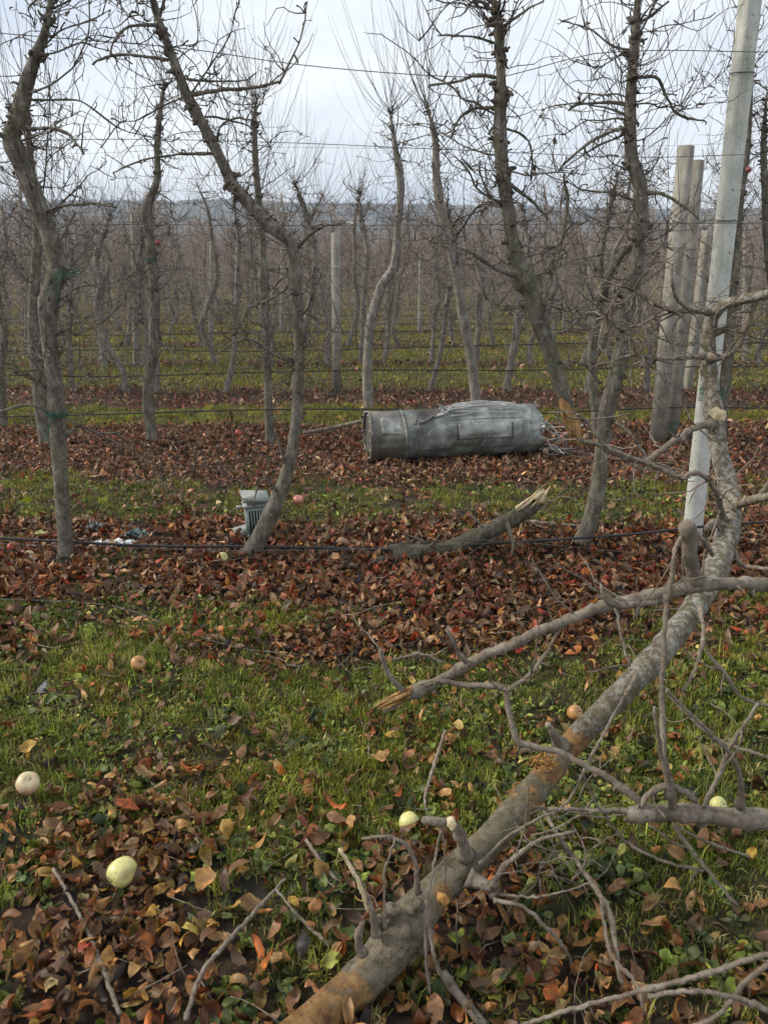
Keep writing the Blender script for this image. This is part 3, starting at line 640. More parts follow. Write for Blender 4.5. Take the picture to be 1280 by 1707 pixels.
near_tree('apple_tree', 'upright apple tree curving at the foot, left of the pale concrete post',
    [(953, 925, 30), (978, 885, 31), (995, 820, 30), (1003, 750, 28), (1010, 690, 30), (1025, 630, 30), (1040, 560, 30), (1048, 500, 28), (1060, 440, 26), (1068, 380, 26), (1066, 310, 29), (1052, 260, 25), (1050, 180, 23), (1055, 100, 22), (1060, 40, 20), (1063, -50, 17)], ROW1+0.1, 104,
    limbs=[[(1040, 560, 9, 0), (1010, 530, 8, -.1), (975, 520, 7, -.15), (940, 545, 6, -.2)], [(1050, 175, 9, 0), (1010, 170, 8, .1), (960, 175, 7, .1), (945, 185, 5, .1)], [(1055, 210, 9, 0), (1020, 220, 7, -.05), (970, 250, 6, -.1), (930, 290, 5, -.1)], [(1060, 130, 9, 0), (1095, 130, 7, .05), (1110, 160, 7, .1), (1130, 190, 5, .1), (1170, 200, 4, .1)],
           [(1070, 320, 12, 0), (1105, 325, 9, -.1), (1140, 345, 8, -.15), (1165, 365, 6, -.2)], [(1060, 40, 8, 0), (1085, 25, 7, 0), (1110, 0, 4, 0)], [(1050, 85, 8, 0), (1020, 75, 5, 0), (985, 45, 4, 0), (940, 30, 4, 0)],
           [(1005, 500, 22, .15), (1010, 470, 20, .1), (1035, 425, 18, .05), (1062, 400, 14, 0)], [(1018, 700, 7, 0), (1050, 720, 7, -.2), (1080, 765, 6, -.3)], [(1000, 640, 7, 0), (975, 610, 7, 0), (945, 600, 5, 0)]],
    nproc=16, tops=8, leafy=14, zr=(0.9, 3.3))
hang, hQ, hR = near_tree('broken_tree_top', 'snapped off apple tree top hanging in the wires above its splintered orange end',
    [(953, 705, 24), (948, 690, 28), (935, 645, 28), (918, 590, 30), (900, 540, 32), (885, 490, 33), (868, 455, 37), (855, 410, 27), (848, 360, 25), (838, 290, 25), (833, 215, 28), (835, 150, 23), (833, 80, 22), (828, 20, 26), (808, -25, 18)], ROW1-0.15, 103,
    limbs=[[(865, 462, 10, 0), (830, 450, 9, -.1), (795, 430, 8, -.15), (765, 415, 5, -.2)], [(848, 305, 9, 0), (868, 320, 8, 0), (890, 335, 7, 0), (915, 360, 6, 0)], [(830, 180, 9, 0), (795, 180, 7, .05), (765, 195, 6, .1), (750, 230, 5, .1)], [(830, 130, 9, 0), (795, 125, 8, 0), (765, 135, 6, 0), (720, 140, 5, 0)],
           [(825, 72, 7, 0), (790, 62, 5, -.1), (735, 60, 4, -.1)], [(838, 45, 8, 0), (858, 30, 6, 0), (880, 15, 5, 0), (905, 8, 4, 0)], [(815, 10, 9, 0), (790, 0, 7, 0), (775, 20, 5, 0)], [(845, 215, 8, 0), (870, 225, 6, 0), (885, 250, 5, 0), (885, 300, 4, 0)],
           [(835, 345, 9, 0), (800, 340, 7, .1), (770, 375, 6, .15), (750, 400, 5, .15)], [(905, 520, 9, 0), (915, 480, 8, .1), (932, 420, 9, .2), (946, 350, 10, .25), (940, 300, 6, .3)], [(925, 610, 7, 0), (940, 600, 9, -.05), (950, 612, 9, -.07)]],
    nproc=12, tops=8, leafy=8, zr=(1.3, 3.3), split_wood=True)
# splintered end of the hanging top
m_ = MB(); rs = np.random.RandomState(9)
for k in range(13):
    a = k/13*6.28; b0 = at(950, 695, ROW1-0.15)+np.array((math.cos(a)*0.032, math.sin(a)*0.03, 0.0)); e0 = at(966+rs.uniform(-14, 8), 738+rs.uniform(-22, 6), ROW1-0.15)+np.array((0, math.sin(a)*0.015, 0))
    tube(m_, [b0, (b0+e0)/2, e0], [0.016, 0.014, 0.002], 4, 0.03, 0.15, k)
P = np.array([at(x, y, ROW1-0.16) for x, y in ((938, 662), (947, 692), (957, 718), (970, 748))]); tube(m_, P, [0.030, 0.043, 0.038, 0.006], 12, 0.008, 0.09, 5, freq=50)
for k in range(10):
    a = at(944+rs.uniform(-8, 8), 690, ROW1-0.19); e0 = at(966+rs.uniform(-10, 8), 738+rs.uniform(-12, 12), ROW1-0.17)
    tube(m_, [a, (a+e0)/2, e0], [0.012, 0.010, 0.001], 4, 0.02, 0.15, k)
m_.build('splintered_end', M_wood, hang, tuple(hang.location))

# row 2 and 3 trees traced
tr = [
 ('slim apple tree behind the leftmost trunk in the second row', [(78, 748, 24), (66, 650, 26), (56, 540, 22), (60, 450, 20), (62, 370, 17), (50, 250, 17), (45, 180, 12)], 7.75, 8, None),
 ('straight dark apple tree in the second row between leftmost trunk and bent tree', [(257, 750, 24), (250, 700, 20), (247, 650, 22), (255, 590, 22), (258, 520, 21), (255, 450, 21), (250, 400, 20), (245, 350, 20), (262, 300, 13), (262, 240, 13), (268, 180, 15), (275, 140, 9)], 7.75, 13, (6, (0.3, 0.7))),
 ('straight apple tree in the second row close behind the elbow of the bent tree', [(450, 738, 17), (447, 650, 16), (443, 560, 18), (440, 480, 18), (437, 400, 14), (430, 320, 13), (425, 250, 13), (425, 190, 15), (428, 165, 8)], 7.9, 12, (12, (0.4, 1.1))),
 ('apple tree with fanned upright shoots rising behind the left end of the grey cylinder', [(615, 684, 18), (612, 620, 18), (618, 540, 18), (635, 480, 19), (658, 440, 18), (662, 380, 13), (668, 310, 16), (658, 240, 13), (650, 190, 10)], 9.7, 10, (14, (0.6, 1.5))),
 ('apple tree with fanned upright shoots rising behind the middle of the grey cylinder', [(795, 672, 20), (785, 600, 18), (770, 520, 19), (755, 440, 16), (740, 370, 17), (728, 300, 15), (725, 230, 15), (712, 180, 13)], 9.9, 12, (16, (0.6, 1.6))),
 ('dark apple tree of the second row just right of the pale concrete post', [(1200, 728, 20), (1212, 600, 21), (1222, 450, 18), (1232, 330, 18), (1243, 250, 16), (1250, 150, 12), (1255, 60, 8)], 8.0, 16, (8, (0.3, 0.9))),
 ('gnarled apple tree of the second row cut off by the right edge', [(1290, 735, 18), (1300, 600, 18), (1280, 420, 16), (1275, 320, 15), (1272, 240, 12), (1278, 150, 8)], 8.0, 12, None),
 ('short apple tree with leaning trunk at the far left edge in the second row', [(4, 700, 16), (2, 620, 16), (8, 560, 14), (-5, 480, 13), (-12, 380, 10)], 8.6, 8, None),
 ('thin leaning apple tree in the third row left of the bent tree', [(376, 668, 13), (390, 590, 10), (394, 500, 10), (397, 400, 8), (390, 330, 8)], 10.9, 8, (8, (0.3, 0.8))),
 ('small apple tree with an S shaped stem right behind the bent tree', [(487, 640, 10), (505, 560, 11), (520, 490, 12), (525, 420, 12), (508, 350, 12), (492, 305, 10)], 11.2, 7, (10, (0.5, 1.0))),
 ('thin apple tree leaning right behind the grey cylinder in the third row', [(714, 655, 9), (735, 580, 10), (745, 500, 10), (760, 430, 9), (745, 340, 8)], 11.0, 9, None),
 ('short apple tree in the third row between the cylinder and the hanging top', [(842, 652, 14), (858, 570, 16), (868, 500, 15), (880, 430, 12), (870, 340, 9)], 11.0, 9, None),
 ('curved apple tree standing behind the upright tree at the right', [(1000, 700, 18), (985, 600, 16), (1000, 500, 20), (1000, 430, 14), (1015, 350, 12), (1030, 290, 8)], 8.2, 12, (6, (0.3, 0.7))),
 ('small apple tree in the third row with forked stem near the round concrete post', [(600, 560, 8), (607, 480, 10), (612, 420, 9), (600, 350, 9), (598, 320, 6)], 14.2, 6, (8, (0.3, 0.8))),
 ('reddish apple tree in the third row beyond the left trunk', [(175, 610, 12), (165, 520, 12), (160, 440, 12), (180, 370, 10), (185, 355, 8)], 13.5, 8, (8, (0.3, 0.8))),
 ('thin apple tree standing in the third row just left of the second row tree', [(262, 668, 9), (262, 600, 9), (240, 540, 9), (230, 450, 9), (240, 380, 8)], 11, 6, None),
 ('bushy apple tree in the third row hidden partly by the leftmost trunk', [(125, 670, 10), (118, 600, 11), (115, 520, 10), (120, 440, 9), (108, 350, 9)], 11, 8, None),
]
for k, (lab, pix, Yd, npb, st) in enumerate(tr):
    far_ = Yd > 9
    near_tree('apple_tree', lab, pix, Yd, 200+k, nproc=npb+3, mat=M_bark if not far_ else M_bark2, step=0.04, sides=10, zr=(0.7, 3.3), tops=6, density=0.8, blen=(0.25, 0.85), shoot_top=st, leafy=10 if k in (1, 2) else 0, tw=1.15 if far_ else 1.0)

# variants for the rows behind
def variant(seed, sc_=1.35):
    rs = np.random.RandomState(seed)
    H = rs.uniform(2.5, 3.3); n = 9; z = np.linspace(0, H, n)
    lean = rs.normal(0, 0.10, 2); wob = np.cumsum(rs.normal(0, 0.07, (n, 2)), 0); wob -= wob[0]
    P = np.c_[z[:, None]*lean+wob, z]; P[0, 2] = -0.1
    R = np.interp(z, [0, 0.15, 1.2, H-0.5, H], [0.06, 0.045, 0.038, 0.022, 0.008])*rs.uniform(0.85, 1.2)
    Q, RR = resample(P, R, 0.09); RR = RR*(1+0.2*np.abs(rs.normal(size=len(RR)))*(Q[:, 2] > 0.7))
    root = empty('apple_tree', (0, 0, 0))
    t = MB(); tube(t, Q, RR, 7, None, 0.04, seed); t.build('trunk', M_bark2, root, attr=False)
    c = MB()
    for _ in range(27):
        k = rs.randint(int(len(Q)*0.22), len(Q)); s = rs.choice((-1, 1))
        q, r = side_branch(rs, Q[k], (s*rs.uniform(0.4, 1), rs.normal(0, 0.45), rs.uniform(-0.3, 0.6)), rs.uniform(0.25, 0.8), 0.0075*sc_, c, 0.6, sc_)
        tube(c, q, r, 4)
    for _ in range(75):
        k = rs.randint(int(len(Q)*0.10), len(Q)); l2 = rs.uniform(0.2, 0.75); d = rs.normal(size=3)*(1.3, 0.8, 0.6)
        tube(c, gnarl(rs, Q[k], d, l2, 6, 0.22, up=rs.choice((-0.04, 0.05, 0.12))), np.linspace(0.0034, 0.0016, 7)*sc_, 3)
    spurs(c, rs, Q[len(Q)//4:], RR[len(Q)//4:], 30, 2.0)
    shoots(c, rs, Q[-1], rs.randint(6, 14), (0.3, 1.2), sc_*0.8)
    for _ in range(7): shoots(c, rs, Q[rs.randint(len(Q)//2, len(Q))], 2, (0.3, 0.9), sc_)
    o = c.build('crown', M_twigfar, root, attr=False); o['kind'] = 'stuff'
    return root
def copy_tree(o):
    c = o.copy(); C.objects.link(c)
    for ch in o.children:
        d = ch.copy(); C.objects.link(d); d.parent = c
    return c
V1 = [variant(300+k, 1.3) for k in range(9)]; V2 = [variant(320+k, 1.9) for k in range(7)]
used = set()
rs = np.random.RandomState(77)
ordn = ['third', 'fourth', 'fifth', 'sixth', 'seventh', 'eighth', 'ninth', 'tenth', 'eleventh', 'twelfth', 'thirteenth']
total = 0
occupied = {11.0: [gr(p[1][0][0], p[1][0][1])[0] for p in tr if 9 < p[2] < 12]}
ones = ['', 'first', 'second', 'third', 'fourth', 'fifth', 'sixth', 'seventh', 'eighth', 'ninth', 'tenth', 'eleventh', 'twelfth', 'thirteenth', 'fourteenth', 'fifteenth', 'sixteenth', 'seventeenth', 'eighteenth', 'nineteenth', 'twentieth']
def ordw(n): return ones[n] if n <= 20 else ('twenty-' if n < 30 else 'thirty-')+ones[n % 10] if n % 10 else {30: 'thirtieth', 40: 'fortieth'}[n]
marks = [(100, 'leftmost trunk'), (250, 'straight dark tree'), (380, 'lean third row tree'), (490, 'bent tree'), (560, 'round third row post'), (640, 'cylinder end'), (760, 'grey cylinder'), (900, 'hanging tree top'), (1030, 'upright tree'), (1125, 'two round posts'), (1225, 'tall pale post')]
for r_ in range(9):
    Yr = 11.0+3.1*r_
    hw = 0.50*Yr+0.8; x = -hw+rs.uniform(0, 1); cnt = 0
    while x < hw:
        xx = x+rs.normal(0, 0.12); x += rs.uniform(0.78, 1.12)
        if any(abs(xx-q) < 0.45 for q in occupied.get(Yr, [])): continue
        if total >= 278: break
        pool = V1 if r_ < 4 else V2
        v = pool[rs.randint(len(pool))]
        if v.name not in used: used.add(v.name); o = v
        else: o = copy_tree(v)
        yy = Yr+rs.normal(0, 0.15); o.location = (xx, yy, float(gz(xx, yy))); o.rotation_euler = (0, 0, rs.choice((0, math.pi))+rs.normal(0, 0.4))
        s = rs.uniform(0.82, 1.08); o.scale = (s, s, s*rs.uniform(0.85, 1.05)); cnt += 1
        pxx = 640+FPX*xx/(yy*cp+1.5*sp_); mk = min(marks, key=lambda q: abs(q[0]-pxx))[1]
        if r_ == 0: lab = '%s gap filling third row apple tree from left, near the %s' % (ordw(cnt), mk)
        else: lab = '%s apple tree from left in %s orchard row, beyond the %s' % (ordw(cnt), ordn[r_], mk)
        tag(o, lab, 'tree', 'apple trees of the %s orchard row' % ordn[r_]); total += 1
last_row = r_
for v in V1+V2:
    if v.name not in used:
        for ch in list(v.children): bpy.data.objects.remove(ch)
        bpy.data.objects.remove(v)
# rows beyond: joined
fm_ = MB(); rs = np.random.RandomState(78)
for Yr in np.arange(11.0+3.1*9, 124, 3.1):
    x = np.arange(-0.55*Yr, 0.55*Yr, 1.0); x = x+rs.normal(0, 0.2, len(x)); y = Yr+rs.normal(0, 0.2, len(x)); z = gz(x, y)
    n = len(x); wv = 0.035*max(1, Yr/80)
    H = rs.uniform(1.7, 3.0, n); l = rs.normal(0, 0.25, n)
    P = np.stack((np.stack((x-wv, y, z), -1), np.stack((x+wv, y, z), -1), np.stack((x+l+wv*0.7, y, z+H), -1), np.stack((x+l-wv*0.7, y, z+H), -1)), 1)
    fm_.add(P.reshape(-1, 3), np.arange(n)[:, None]*4+np.array((0, 1, 2, 3)))
    m = 70 if Yr < 60 else 36 if Yr < 85 else 24
    u = rs.rand(n, m); bx = (x[:, None]+l[:, None]*u); bz = z[:, None]+H[:, None]*(0.10+0.90*u); by = y[:, None]+0*bx
    ex = bx+rs.normal(0, 0.38, (n, m)); ez = bz+rs.uniform(-0.1, 0.7, (n, m)); ey = by+rs.normal(0, 0.3, (n, m))
    wq = 0.0075*max(1, Yr/45)
    T = np.stack((np.stack((bx-wq, by, bz-wq), -1), np.stack((bx+wq, by, bz+wq), -1), np.stack((ex, ey, ez), -1)), 2).reshape(-1, 3)
    fm_.add(T, None, np.arange(n*m)[:, None]*3+np.array((0, 1, 2)))
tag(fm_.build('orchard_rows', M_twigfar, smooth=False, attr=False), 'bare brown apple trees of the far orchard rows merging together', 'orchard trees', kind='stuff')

gt = MB(); rs = np.random.RandomState(90)
for _ in range(420):
    y = rs.uniform(1.3, 8.5); x = rs.uniform(-1, 1)*0.5*y; ln = rs.uniform(0.05, 0.35)*(1 if y > 3 else 0.7); a = rs.uniform(0, 6.28)
    q = gnarl(rs, (x, y, float(gz(x, y))+rs.uniform(0.015, 0.04)), (math.cos(a), math.sin(a), rs.normal(0, 0.08)), ln, 5, 0.16); r = rs.uniform(0.0014, 0.0034)*(1 if y < 3 else 1.3)
    tube(gt, q, np.linspace(r, r*0.5, 6), 4)
tag(gt.build('twig_litter', M_limb, attr=False), 'small broken grey twigs scattered through leaves and grass', 'twigs', kind='stuff')

# ------------------------------------------------------------------ posts
def conc(name, c1, c2, stain):
    m, nt, b = mat_base(name, 0.9, 0.2)
    c = ramp(nt, noise(nt, 6, 9, 0.7), [(0.33, c1), (0.62, c2)])
    c = mix(nt, ramp(nt, noise(nt, 3, 5, 0.6, stretch=(4, 4, 0.6)), [(0.52, (0, 0, 0)), (0.66, (0.55,)*3)]), c, stain)
    c = mix(nt, ramp(nt, noise(nt, 55, 3, 0.6), [(0.30, (0.9,)*3), (0.37, (0, 0, 0))]), c, tuple(q*0.35 for q in c1))
    L(nt, c, b.inputs['Base Color']); bump(nt, b, noise(nt, 50, 8, 0.75), 0.6, 0.006); return m
M_conc = conc('concrete_post', (0.40, 0.41, 0.36), (0.68, 0.68, 0.61), (0.30, 0.29, 0.22))
M_conc2 = conc('weathered_post', (0.22, 0.20, 0.165), (0.40, 0.37, 0.31), (0.14, 0.13, 0.09))
def post(label, b_px, t_px, Yd, wpx, mat, round_=False, rz=0.5, bands=()):
    b = gr(*b_px); t = at(*t_px, Yd); b = np.array(at(b_px[0], b_px[1], Yd)); 
    zg = float(gz(b[0], b[1])); ax = t-b; s = (zg-0.15-b[2])/ax[2]; b = b+ax*s
    wv = 2*pxr(at((b_px[0]+t_px[0])/2, (b_px[1]+t_px[1])/2, Yd), wpx); h = np.linalg.norm(t-b)
    root = empty('concrete_post', b, label, 'post')
    root.rotation_euler = Vector(t-b).to_track_quat('Z', 'X').to_euler()
    m_ = MB()
    if round_: tube(m_, [(0, 0, 0), (0, 0, h*0.5), (0, 0, h-0.006), (0, 0, h)], [wv/2, wv/2, wv/2*0.96, wv/2*0.8], 16, None, 0.012, 3, tipflat=True)
    else:
        q = rotm(0, 0, rz); n = 24; ring = []
        a = wv/2*0.86; c = a*0.22
        base_ring = np.array([(a-c, a), (-a+c, a), (-a, a-c), (-a, -a+c), (-a+c, -a), (a-c, -a), (a, -a+c), (a, a-c)])
        rs = np.random.RandomState(int(wpx*10)); V = []
        for k in range(n): V.append(np.c_[base_ring*(1+0.012*rs.normal(size=(8, 1))), np.full(8, h*k/(n-1))])
        V.append(np.c_[base_ring*0.9, np.full(8, h+0.006)]); V.append(np.array([(0, 0, h+0.007)]))
        V = np.vstack(V)@q.T; i = np.arange(n)[:, None]*8; j = np.arange(8)[None]
        m_.add(V, np.stack((i+j, i+(j+1) % 8, i+8+(j+1) % 8, i+8+j), -1).reshape(-1, 4), [((n)*8+k, n*8+(k+1) % 8, (n+1)*8) for k in range(8)])
    m_.build('post_shaft', mat, root, smooth=round_, attr=False)
    for (f, hole) in bands:
        m_ = MB()
        if hole: box(m_, (0, -0.049, h*f), (0.018, 0.012, 0.03)); m_.build('hole', M_black, root, smooth=False, attr=False)
        else:
            a = np.linspace(0, 2*math.pi, 17); P = np.c_[np.cos(a)*wv*0.58, np.sin(a)*wv*0.58, np.full(17, h*f)+0.006*np.sin(a)]
            tube(m_, P, np.full(17, 0.003), 4); m_.build('wire_loop', M_wire, root, attr=False)
    return root
post('tall pale square concrete post leaning right beside the fallen tree', (1147, 945), (1256, -60), ROW1+0.12, 31, M_conc, bands=((0.45, False), (0.63, False), (0.5, False), (0.85, False)), rz=0.25)
post('taller front one of the two weathered round posts right of centre', (1095, 726), (1143, 243), 7.85, 27, M_conc2, True, bands=((0.7, False), (0.3, False)))
post('shorter back one of the two weathered round posts right of centre', (1118, 718), (1161, 267), 8.05, 24, M_conc2, True, bands=((0.72, False),))
post('slim slanting concrete post in the third row behind the tall pale post', (1146, 645), (1178, 385), 11.2, 15, M_conc2)
post('straight concrete post in the third row behind the bent apple tree', (562, 656), (559, 388), 11.0, 15, M_conc2, True, bands=((0.8, False),))
post('concrete post in the fourth row behind the straight dark tree', (228, 595), (224, 358), 14.2, 12, M_conc2)
for k, (x, yb, yt, Yd) in enumerate(((982, 580, 410, 17.3), (940, 560, 415, 20.4), (352, 580, 395, 17.3), (700, 565, 420, 20.4), (45, 585, 400, 17.3), (1240, 600, 380, 14.2), (470, 560, 410, 20.4), (805, 540, 420, 23.5))):
    post('thin concrete post far back in the orchard, %s' % ('behind the upright tree at the right', 'right of the hanging tree top', 'left of the bent tree', 'above the grey cylinder', 'near the left edge', 'near the right edge', 'just left of the bent tree trunk', 'left of the hanging tree top')[k], (x, yb), (x+2, yt), Yd, 8, M_conc2)

# ------------------------------------------------------------------ wires and pipes
def wire(name, label, pts, r, mat=M_wire, cat='wire', group=None, sides=5, step=0.15, seed=0):
    m_ = MB(); P = np.array(pts, float); tube(m_, P, np.full(len(P), r), sides, step)
    return tag(m_.build(name, mat, attr=False), label, cat, group)
def wp(l, Yd): return [at(x, y, Yd) for x, y in l]
wire('trellis_wire', 'topmost wire of the nearest row, sagging to the hanging tree top', wp([(-60, 50), (80, 62), (300, 80), (500, 108), (700, 125), (830, 128), (900, 112), (985, 90), (1100, 84), (1225, 86), (1340, 88)], ROW1), 0.0024)
wire('trellis_wire', 'second wire of the nearest row crossing the sky behind the bent tree', wp([(-60, 238), (200, 232), (480, 238), (760, 250), (1050, 262), (1225, 258), (1340, 256)], ROW1), 0.002)
wire('trellis_wire', 'wire of the nearest row running level with the far hills', wp([(-60, 372), (200, 374), (500, 376), (850, 374), (1195, 372), (1340, 371)], ROW1), 0.0024)
wire('trellis_wire', 'low wire of the nearest row at half trunk height', wp([(-60, 528), (300, 530), (640, 533), (1000, 528), (1175, 520), (1340, 515)], ROW1), 0.0018)
wire('drip_pipe', 'black drip pipe of the nearest row just above the red leaves', wp([(-80, 893), (0, 897), (110, 903), (260, 910), (430, 911), (560, 914), (660, 916), (780, 908), (950, 898), (1060, 890), (1150, 880), (1240, 872), (1360, 868)], ROW1-0.06), 0.0085, M_black, 'pipe', sides=8)
wire('trellis_wire', 'thin wire running just under the black drip pipe', wp([(-80, 905), (110, 909), (300, 916), (430, 918), (640, 914), (760, 899), (960, 912), (1200, 938), (1360, 940)], ROW1-0.12), 0.002)
for k, (Yd, zs) in enumerate(((7.9, (0.30, 0.9, 1.55, 2.15, 2.7)), (11.0, (0.30, 0.9, 1.6, 2.2)), (14.1, (0.30, 0.9, 1.6, 2.2)), (17.2, (0.3, 0.9, 1.6, 2.2)))):
    rn = ('second', 'third', 'fourth', 'fifth')[k]
    for q, z in enumerate(zs):
        rs = np.random.RandomState(k*10+q); xs = np.linspace(-0.58*Yd-1, 0.58*Yd+1, 9); P = [(x, Yd-0.06, z+0.02*rs.normal()+0.012*x) for x in xs]
        if q == 0: wire('drip_pipe', 'black drip pipe running low along the %s orchard row' % rn, P, 0.0075+0.001*k, M_black, 'pipe')
        else: wire('trellis_wire', '%s wire from the ground in the %s orchard row' % (('', 'lowest', 'second', 'third', 'topmost')[q], rn), P, 0.0012+0.0004*k)
wire('loose_wire', 'long thin loose wire lying slack across the grass at the left', [gr(x, y, 0.03) for x, y in ((-30, 998), (120, 1003), (210, 1015), (300, 1050), (400, 1080), (520, 1092), (640, 1086))], 0.0019)
wire('loose_wire', 'thin loose wire slanting down left from the broken stump', [gr(955, 800, 0.25), gr(915, 838, 0.22), gr(850, 880, 0.16), gr(740, 950, 0.08), gr(660, 1010, 0.05), gr(600, 1075, 0.04), gr(560, 1115, 0.03)], 0.002)
wire('loose_wire', 'thin wire slanting up across the grass behind the near branch', [gr(650, 1078, 0.05), gr(760, 1055, 0.06), gr(900, 1010, 0.1), gr(1040, 985, 0.14)], 0.0018)

# green ties
def tie(label, x, y, Yd, rr, n=5, seed=1, hang_=True):
    rs = np.random.RandomState(seed); c = at(x, y, Yd); m_ = MB()
    for k in range(n):
        a = np.linspace(0, 6.28, 15); t = rs.normal(0, 0.18, 2)
        P = np.c_[c[0]+np.cos(a)*rr, c[1]+np.sin(a)*rr, c[2]+rs.uniform(-0.02, 0.02)+np.cos(a)*rr*t[0]+np.sin(a)*rr*t[1]]; tube(m_, P, np.full(15, 0.0017), 4)
    if hang_:
        for k in range(2): tube(m_, gnarl(rs, c+np.array((0, -rr, 0)), (rs.normal(0, 0.4), -0.3, -1), 0.16, 6, 0.2, -0.1), np.full(7, 0.002), 4)
    return tag(m_.build('tree_tie', M_green, attr=False), label, 'tie')
tie('green twine tie round the trunk next to the tall pale post', 1186, 655, 3.80, 0.056, 8, 1)
tie('green twine tie low round the leftmost trunk', 96, 690, ROW1-0.1, 0.062, 7, 2)
tie('green twine tie round the leftmost trunk below its bend', 112, 455, ROW1-0.1, 0.07, 5, 3)
tie('green twine tie at the foot of the two round posts', 1112, 705, 7.95, 0.10, 6, 4)
tie('green twine tie on the straight dark second row tree', 252, 430, 7.75, 0.06, 5, 5, False)
tie('green twine tie high on the tree with fanned shoots', 741, 402, 9.9, 0.06, 5, 6, False)

# ------------------------------------------------------------------ broken stump in row 1
sp = [(655, 935, 44), (690, 928, 40), (740, 920, 38), (790, 898, 38), (840, 872, 36), (880, 850, 30), (900, 832, 24)]
P = np.array([gr(x, y, 0.07+0.045*k) for k, (x, y, w_) in enumerate(sp)]); P[:, 1] = np.linspace(4.6, 4.75, 7)
P = np.array([at(x, y, Y_) for (x, y, w_), Y_ in zip(sp, P[:, 1])]); R = [pxr(p, w_) for p, (x, y, w_) in zip(P, sp)]
stump = empty('broken_stump', (P[0][0], P[0][1], 0), 'dark leaning trunk stump broken off to a pale splintered point in the nearest row', 'stump')
M_dark = bark('bark_dark_moss', (0.03, 0.028, 0.02), (0.09, 0.078, 0.055), (0.18, 0.16, 0.12), 0.3, (0.06, 0.062, 0.03), 0.4)
R = np.array(R)*np.array((1.15, 0.95, 0.82, 0.78, 0.78, 0.78, 0.8)); m_ = MB(); tube(m_, P, R, 16, 0.02, 0.07, 4); m_.build('trunk', M_dark, stump, tuple(stump.location))
for k, dd in enumerate(((-1, -0.3, -0.35), (-0.4, -1, -0.5), (-0.3, 0.9, -0.4), (-1, 0.5, -0.2))):
    m_ = MB(); rs = np.random.RandomState(k+60); tube(m_, gnarl(rs, P[0]+(0.05, 0, 0.01), dd, 0.22, 4, 0.25), [0.06, 0.05, 0.04, 0.025, 0.012], 10, 0.02, 0.08, k); m_.build('root', M_dark, stump, tuple(stump.location))
m_ = MB(); rs = np.random.RandomState(2)
for k in range(9):
    a = at(893+rs.uniform(-8, 8), 838+rs.uniform(-8, 8), 4.72+rs.normal(0, 0.02)); e0 = at(908+rs.uniform(-8, 12), 822+rs.uniform(-14, 10), 4.75)
    tube(m_, [a, (a+e0)/2, e0], [0.02, 0.014, 0.002], 4, 0.02, 0.15, k)
for k in range(12):
    a = at(868+rs.uniform(-10, 16), 855+rs.uniform(-8, 6), 4.70+rs.normal(0, 0.012)); e0 = at(900+rs.uniform(-8, 20), 826+rs.uniform(-14, 14), 4.72)
    tube(m_, [a, (a+e0)/2+rs.normal(0, 0.004, 3), e0], [0.012, 0.008, 0.0012], 4, 0.02, 0.2, k)
m_.build('splintered_end', M_pale, stump, tuple(stump.location))
for l in ([(845, 870, 8), (850, 890, 7), (855, 905, 6), (852, 935, 5)], [(845, 870, 6), (830, 858, 5), (825, 855, 4)], [(805, 880, 6), (795, 868, 5), (782, 858, 3)]):
    A = [at(x, y, 4.58) for x, y, w_ in l]; m_ = MB(); tube(m_, A, [pxr(a, w_[2]) for a, w_ in zip(A, l)], 5, 0.02, 0.05, 3); m_.build('branch', M_limb, stump, tuple(stump.location))

# ------------------------------------------------------------------ fallen tree (foreground)
FTo = (1.36, 1.76, 2.01, 2.33, 2.68, 2.98, 3.33, 3.68, 4.15); FTn = (1.37, 1.625, 1.79, 2.02, 2.22, 2.45, 2.86, 3.38, 3.82)
def FY(y_): return float(np.interp(y_, FTo, FTn))
FT = [(430, 1775, 78, 1.33), (480, 1738, 78, 1.38), (522, 1705, 78, 1.45), (562, 1670, 79, 1.54), (606, 1632, 82, 1.63), (643, 1592, 94, 1.70), (670, 1553, 98, 1.76), (697, 1520, 84, 1.84), (728, 1485, 68, 1.93), (768, 1447, 64, 2.01), (812, 1405, 60, 2.10), (855, 1358, 58, 2.22), (895, 1310, 55, 2.33), (925, 1272, 50, 2.44), (960, 1232, 46, 2.55), (1007, 1184, 47, 2.68), (1057, 1134, 48, 2.82), (1105, 1080, 48, 2.98), (1150, 1022, 47, 3.15), (1185, 965, 48, 3.33), (1207, 905, 47, 3.52), (1218, 855, 44, 3.68), (1214, 815, 42, 3.80), (1200, 760, 36, 3.94), (1190, 700, 36, 4.05), (1184, 640, 33, 4.12), (1179, 590, 34, 4.15), (1182, 545, 29, 4.15), (1198, 513, 26, 4.1), (1235, 500, 22, 4.0), (1290, 488, 20, 3.9), (1350, 470, 18, 3.8)]
FT = [(x, y, w_*0.79, FY(Y_)) for x, y, w_, Y_ in FT]
P = np.array([at(x, y, Y_) for x, y, w_, Y_ in FT]); R = np.array([pxr(p, q[2]) for p, q in zip(P, FT)])
fbase = (P[0][0], P[0][1], 0.0)
fall = empty('fallen_tree', fbase, 'thick apple tree fallen slantwise across the foreground with scraped lichen spotted bark', 'tree')
Q, RR = resample(P, R, 0.011); rs = np.random.RandomState(12)
for _ in range(34):
    c = rs.randint(0, len(Q)); RR = RR*(1+rs.uniform(0.03, 0.12)*np.exp(-((np.arange(len(Q))-c)/rs.uniform(1.5, 5))**2))
m_ = MB(); tube(m_, Q, RR, 44, None, 0.034, 12, freq=34)
V = m_.v[-1]; st_ = np.zeros(len(V)); rd = np.zeros(len(V))
